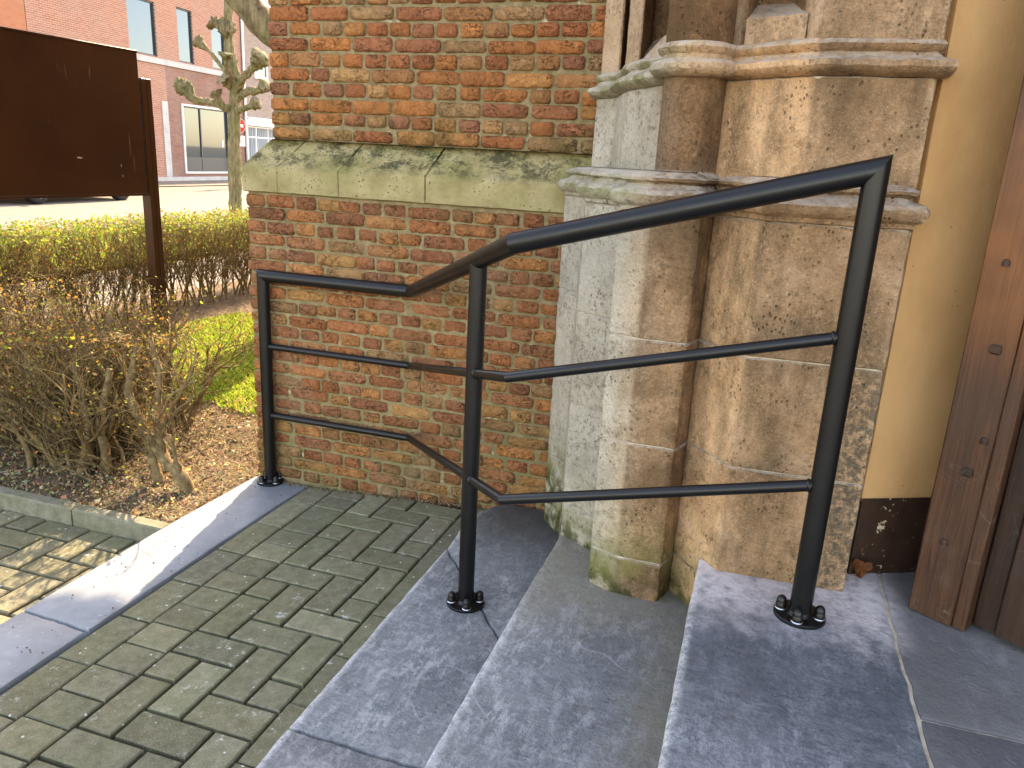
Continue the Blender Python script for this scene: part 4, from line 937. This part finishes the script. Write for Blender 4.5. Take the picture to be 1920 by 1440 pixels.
def window(parent, s0, s1, z0, z1, fm='dframe', mull=(), bars=(), rec=.12, fw_=.05, sill=True):
    m = MB()
    for q in ((s0, s0+fw_, z0, z1), (s1-fw_, s1, z0, z1), (s0+fw_, s1-fw_, z0, z0+fw_), (s0+fw_, s1-fw_, z1-fw_, z1)): fbox(m, *q, -rec, -rec+.07)
    for s in mull: fbox(m, s-.03, s+.03, z0+fw_, z1-fw_, -rec, -rec+.06)
    for z in bars: fbox(m, s0+fw_, s1-fw_, z-.03, z+.03, -rec, -rec+.058)
    wo_ = m.build('window', fm, parent)
    m = MB(); p = FB+FD*(s0+.02)+FN*(-rec+.02); q = FB+FD*(s1-.02)+FN*(-rec+.02); m.add([(p.x, p.y, z0+.02), (q.x, q.y, z0+.02), (q.x, q.y, z1-.02), (p.x, p.y, z1-.02)], [(0, 1, 2, 3)]); m.build('pane', 'glass', wo_)
    if sill: m = MB(); fbox(m, s0-.05, s1+.05, z0-.06, z0-.002, -rec, .05); m.build('sill', 'trim', wo_)
    return wo_
bA = thing('brick_building', (FB.x, FB.y, 0), 'salmon brick corner building with tall windows and a large ground floor window', 'building')
ups = [(-2.05, -.56, 4.46, 6.32), (.69, 1.63, 4.46, 6.41), (2.85, 3.8, 4.46, 6.44)]
m = MB(); wallwith(m, -6.45, 4.95, 4.40, 9.5, ups); m.build('upper_wall', 'f_red', bA)
gf = (.68, 3.75, .33, 2.84)
m = MB(); wallwith(m, -.20, 4.95, .12, 4.22, [gf]); m.build('lower_wall', 'f_dark', bA)
m = MB(); wallwith(m, -6.45, -.55, .12, 4.22, [(-4.9, -2.4, .4, 2.9)]); wallwith(m, -.55, -.20, 2.92, 4.22, []); m.build('lower_wall', 'f_red', bA)
m = MB(); fbox(m, -6.45, 4.95, 4.21, 4.41, -.1, .06); m.build('string_course', 'trim', bA)
m = MB(); fbox(m, -6.45, 4.95, -.1, .13, -.1, .04); m.build('plinth', 'trim', bA)
m = MB(); fbox(m, -.55, -.21, .14, 2.92, -.1, .03); m.build('pillar', 'trim', bA)
for u in ups: window(bA, *u, sill=False)
window(bA, -4.9, -2.4, .4, 2.9)
gw = window(bA, *gf, fm='dframe', mull=(1.86,), bars=(.86,), rec=.10, sill=False)
m = MB(); fbox(m, gf[0]+.05, gf[1]-.05, gf[2]+.05, .84, -.095, -.05); m.build('panel', 'dframe', gw)
m = MB(); e = .07
for q in ((gf[0]-e, gf[0], gf[2]-e, gf[3]+e), (gf[1], gf[1]+e, gf[2]-e, gf[3]+e), (gf[0], gf[1], gf[2]-e, gf[2]), (gf[0], gf[1], gf[3], gf[3]+e)): fbox(m, *q, -.1, .05)
m.build('surround', 'white', gw)
m = MB(); fbox(m, gf[1]-.42, gf[1]-.30, 1.35, 1.62, -.075, -.070); m.build('notice', 'white', gw)
m = MB(); fbox(m, -6.45, 4.95, 9.5, 9.7, -8, .2); fbox(m, -6.44, 4.94, -.1, 9.5, -8, -.32); m.build('roof', 'trim', bA)
bR = thing('terrace_house', (FB.x+FD.x*8, FB.y+FD.y*8, 0), 'grey brown brick house with white cornice and curtained shopfront', 'building')
m = MB(); wallwith(m, 5.0, 14, 2.66, 7.5, [(5.98, 7.1, 4.45, 5.5), (8.5, 9.7, 4.45, 5.5)]); m.build('wall', 'f_grey', bR)
for u in ((5.98, 7.1, 4.45, 5.5), (8.5, 9.7, 4.45, 5.5)):
    wv = window(bR, *u, fm='white', fw_=.09, rec=.06, bars=(5.1,))
    m = MB(); fbox(m, u[0]+.1, u[1]-.1, 4.5, 5.45, -.095, -.075); m.build('curtain', 'curtain', wv)
m = MB(); fbox(m, 5.02, 14, 2.35, 2.66, -.1, .16); fbox(m, 5.02, 14, 2.60, 2.70, -.1, .24); m.build('fascia', 'white', bR)
sf = window(bR, 5.25, 8.2, .45, 2.33, fm='white', mull=(6.0, 7.0), bars=(1.85,), rec=.10, fw_=.06)
m = MB()
for k in range(59):
    s = 5.3+k*.049; fbox(m, s, s+.049, .5, 2.3, -.1+.02*math.sin(k*1.9), -.06+.02*math.sin(k*1.9))
m.build('curtain', 'curtain', sf)
m = MB(); fbox(m, 5.0, 14, -.1, .44, -.3, .03); m.build('stall_riser', 'trim', bR)
m = MB(); fbox(m, 8.3, 14, .44, 2.34, -.3, -.001); m.build('wall', 'f_grey', bR)
m = MB(); fbox(m, 5.0, 14, 7.5, 7.75, -.2, .30); fbox(m, 5.0, 14, 7.38, 7.5, -.2, .18); m.build('cornice', 'white', bR)
m = MB(); fbox(m, 6.2, 14, 6.34, 6.46, -.1, .06); m.build('lintel_band', 'white', bR)
m = MB(); p = FB+FD*4.98+FN*.09; m.tube([(p.x, p.y, 0), (p.x, p.y, 7.5)], .05, 10); m.build('downpipe', 'white', bR, smooth=True)
m = MB(); fbox(m, 5.0, 14, 7.75, 7.8, -8, .1); fbox(m, 5.01, 13.99, -.1, 7.5, -8, -.31); m.build('roof', 'trim', bR)
bL = thing('orange_house', (FB.x-FD.x*9, FB.y-FD.y*9, 0), 'plain orange brick house at the left edge of the street', 'building')
m = MB(); wallwith(m, -16, -6.47, -.1, 10, [(-9.6, -8.3, 4.9, 6.9)]); m.build('wall', 'f_orange', bL)
window(bL, -9.6, -8.3, 4.9, 6.9)
m = MB(); fbox(m, -16, -6.47, -.1, 10, -8, -.31); fbox(m, -16, -6.47, 10, 10.2, -8, .2); m.build('roof', 'trim', bL)

# ------------------------------------------------------------------ parked cars
def car(loc, paint, label, rev=False):
    root = thing('parked_car', (0, 0, 0), label, 'car', 'cars parked along the street')
    st = [(-2.02, .32, .62, .66), (-1.98, .22, .78, .78), (-1.6, .19, .86, .84), (-.9, .18, .93, .86), (0, .18, .95, .865), (.9, .18, .95, .86), (1.6, .20, .93, .84), (1.92, .25, .88, .78), (2.0, .36, .80, .68)]
    m = MB(); n = 10; vs = []
    for y, zb, zt, hw in st:
        pr = [(hw*.80, zb), (hw*.97, zb+.10), (hw, zb+.32), (hw*.985, zt-.10), (hw*.90, zt)]
        vs += [(x, y, z) for x, z in pr]+[(-x, y, z) for x, z in reversed(pr)]
    fs = [(i*n+k, i*n+(k+1) % n, (i+1)*n+(k+1) % n, (i+1)*n+k) for i in range(len(st)-1) for k in range(n)]+[tuple(range(n))[::-1], tuple((len(st)-1)*n+k for k in range(n))]
    m.add(vs, fs); shade_auto(m.build('body', paint, root), 35)
    cb = [(-1.05, .90, .74), (-.55, 1.32, .62), (-.2, 1.43, .60), (.7, 1.45, .60), (1.35, 1.36, .58), (1.85, .92, .66)]
    m = MB(); vs = []
    for y, zt, hw in cb: vs += [(.80, y, .90), (hw, y, zt), (-hw, y, zt), (-.80, y, .90)]
    fs = [(i*4+k, i*4+k+1, i*4+4+k+1, i*4+4+k) for i in range(len(cb)-1) for k in (0, 2)]+[(1, 5, 6, 2)[::-1], (17, 21, 22, 18)[::-1]]
    m.add(vs, fs); m.build('glazing', 'glass', root)
    m = MB(); m.add([(x, y, z+.012) for y, z, hw in cb[1:5] for x in (hw+.01, -hw-.01)], [(2*i, 2*i+1, 2*i+3, 2*i+2) for i in range(3)]); m.build('roof', paint, root)
    for y in (-.30, .62):
        for sx in (-1, 1): m = MB(); m.tube([(sx*.82, y, .92), (sx*.61, y+.02, 1.43)], .035, 6); m.build('pillar', paint, root)
    for sx in (-1, 1):
        for y in (-1.27, 1.27):
            m = MB(); m.lathe((sx*.76, y, .31), [(.19, -.09), (.29, -.10), (.315, -.07), (.315, .07), (.29, .10), (.19, .09)], 28, 'X'); wh = m.build('wheel', 'tyre', root, smooth=True)
            m = MB(); m.lathe((sx*.76, y, .31), [(.20, -.085), (.19, .085)] if sx > 0 else [(.20, .085), (.19, -.085)], 24, 'X')
            for k in range(5):
                a = k*1.2566; c, s = math.cos(a), math.sin(a); x = sx*.76+sx*.085
                m.add([(x, y+c*r-s*wd_, .31+s*r+c*wd_) for r, wd_ in ((.03, .035), (.2, .025), (.2, -.025), (.03, -.035))], [(0, 1, 2, 3)])
            m.lathe((sx*.76+sx*.086, y, .31), [(.0, 0), (.05, 0)], 12, 'X'); m.build('rim', 'alloy', wh)
        m = MB(); m.box((sx*.70-.12, 1.93, .66), (sx*.70+.12, 1.985, .80), .01) if rev else m.box((sx*.70-.12, -2.02, .64), (sx*.70+.12, -1.97, .78), .01)
        m.build('tail_lamp', 'redlamp', root)
        m = MB(); m.box((sx*.62-.14, 1.95 if not rev else -2.03, .58), (sx*.62+.14, 2.0 if not rev else -1.97, .70), .01); m.build('headlight', 'swhite', root)
        m = MB(); m.box((sx*.90-.07, -.72, .95), (sx*.90+.07, -.60, 1.06), .02); m.build('mirror', paint, root)
    root.location = loc; root.rotation_euler = (0, 0, R(3)); return root
car((-16.25, 14.78, -.05), 'carp', 'dark parked car whose wheels show below the notice board')
car((-16.0, 9.7, -.05), 'carp2', 'silver parked car half hidden at the left edge of the photo', True)

# ------------------------------------------------------------------ no-entry sign and bicycle
sp = Vector((-18.26, 24.54)); sg = thing('no_entry_sign', (sp.x, sp.y, 0), 'round red no entry sign with white plate on orange pole', 'traffic sign')
sd = Vector((18.05, -24.6)).normalized(); sx_ = Vector((-sd.y, sd.x))
sx_ = Vector((math.cos(R(20))*sx_.x-math.sin(R(20))*sx_.y, math.sin(R(20))*sx_.x+math.cos(R(20))*sx_.y)); sd = Vector((sx_.y, -sx_.x))
m = MB(); m.tube([(sp.x, sp.y, -.05), (sp.x, sp.y, 2.45)], .045, 12); m.build('pole', 'spole', sg, smooth=True)
def disc(r, z, off, mat, name):
    m = MB(); q = sp+sd*off; vs = []
    for o_ in (0, .004):
        for k in range(32): a = k/32*6.2832; vs.append((q.x+sx_.x*r*math.cos(a)+sd.x*o_, q.y+sx_.y*r*math.cos(a)+sd.y*o_, z+r*math.sin(a)))
    m.add(vs, [tuple(range(32)), tuple(range(32, 64))[::-1]]+[(k, (k+1) % 32, 32+(k+1) % 32, 32+k) for k in range(32)]); m.build(name, mat, sg)
disc(.275, 2.12, .05, 'swhite', 'rim'); disc(.262, 2.12, .055, 'sred', 'face')
m = MB(); q = sp+sd*.062-sx_*.19; m.obox(q, sx_, sd, .38, .004, 2.07, 2.17); m.build('bar', 'swhite', sg)
m = MB(); q = sp+sd*.05-sx_*.24; m.obox(q, sx_, sd, .48, .004, 1.42, 1.78); pl = m.build('plate', 'swhite', sg)
m = MB(); 
for a in (-.09, .07):
    for k in range(16):
        b = k/16*6.283; c = b+.393; qa = sp+sd*.0565+sx_*(a+.05*math.cos(b)); qb = sp+sd*.0565+sx_*(a+.05*math.cos(c)); qc = sp+sd*.0565+sx_*(a+.038*math.cos(c)); qd = sp+sd*.0565+sx_*(a+.038*math.cos(b))
        m.add([(qa.x, qa.y, 1.55+.05*math.sin(b)), (qb.x, qb.y, 1.55+.05*math.sin(c)), (qc.x, qc.y, 1.55+.038*math.sin(c)), (qd.x, qd.y, 1.55+.038*math.sin(b))], [(0, 1, 2, 3)])
q = sp+sd*.0565
for a, z, b, z2 in ((-.09, 1.55, -.03, 1.62), (-.03, 1.62, .05, 1.62), (.05, 1.62, .07, 1.55), (-.03, 1.62, .0, 1.54), (.0, 1.54, .05, 1.62)):
    u, v_ = q+sx_*a, q+sx_*b; m.tube([(u.x, u.y, z), (v_.x, v_.y, z2)], .006, 4)
m.build('bicycle_symbol', 'saddle', pl)
bk = thing('bicycle', (-18.15, 25.3, 0), 'bicycle with orange frame leaning by the sign pole', 'bicycle')
bo = Vector((-18.2, 25.6)); bx = Vector((-.15, 1)).normalized()
def bp(s, z): q = bo+bx*s; return (q.x, q.y, z-.02)
for s in (-.52, .52):
    m = MB(); m.tube([bp(s+.33*math.cos(a/24*6.2832), .34+.33*math.sin(a/24*6.2832)) for a in range(25)], .018, 6, cap=False); wh = m.build('wheel', 'tyre', bk, smooth=True)
    m = MB()
    for a in range(9): m.tube([bp(s, .34), bp(s+.32*math.cos(a*.698), .34+.32*math.sin(a*.698))], .002, 3)
    m.build('spokes', 'chrome', wh)
m = MB()
for a, b in (((-.05, .30), (-.18, .82)), ((-.05, .30), (.38, .78)), ((-.16, .76), (.36, .84)), ((-.52, .34), (-.05, .30)), ((-.52, .34), (-.16, .76)), ((.52, .34), (.36, .95))): m.tube([bp(*a), bp(*b)], .018, 6)
m.build('frame', 'spole', bk, smooth=True)
m = MB(); q = Vector(bp(.34, .98)); m.tube([q+Vector((.26, .03, .04)), q, q+Vector((-.26, .03, .04))], .012, 6); m.build('handlebar', 'chrome', bk)
m = MB(); q = bp(-.20, .90); m.tube([bp(-.32, .90), bp(-.22, .91), bp(-.06, .90)], [.07, .06, .02], 8); m.build('saddle', 'saddle', bk, smooth=True)
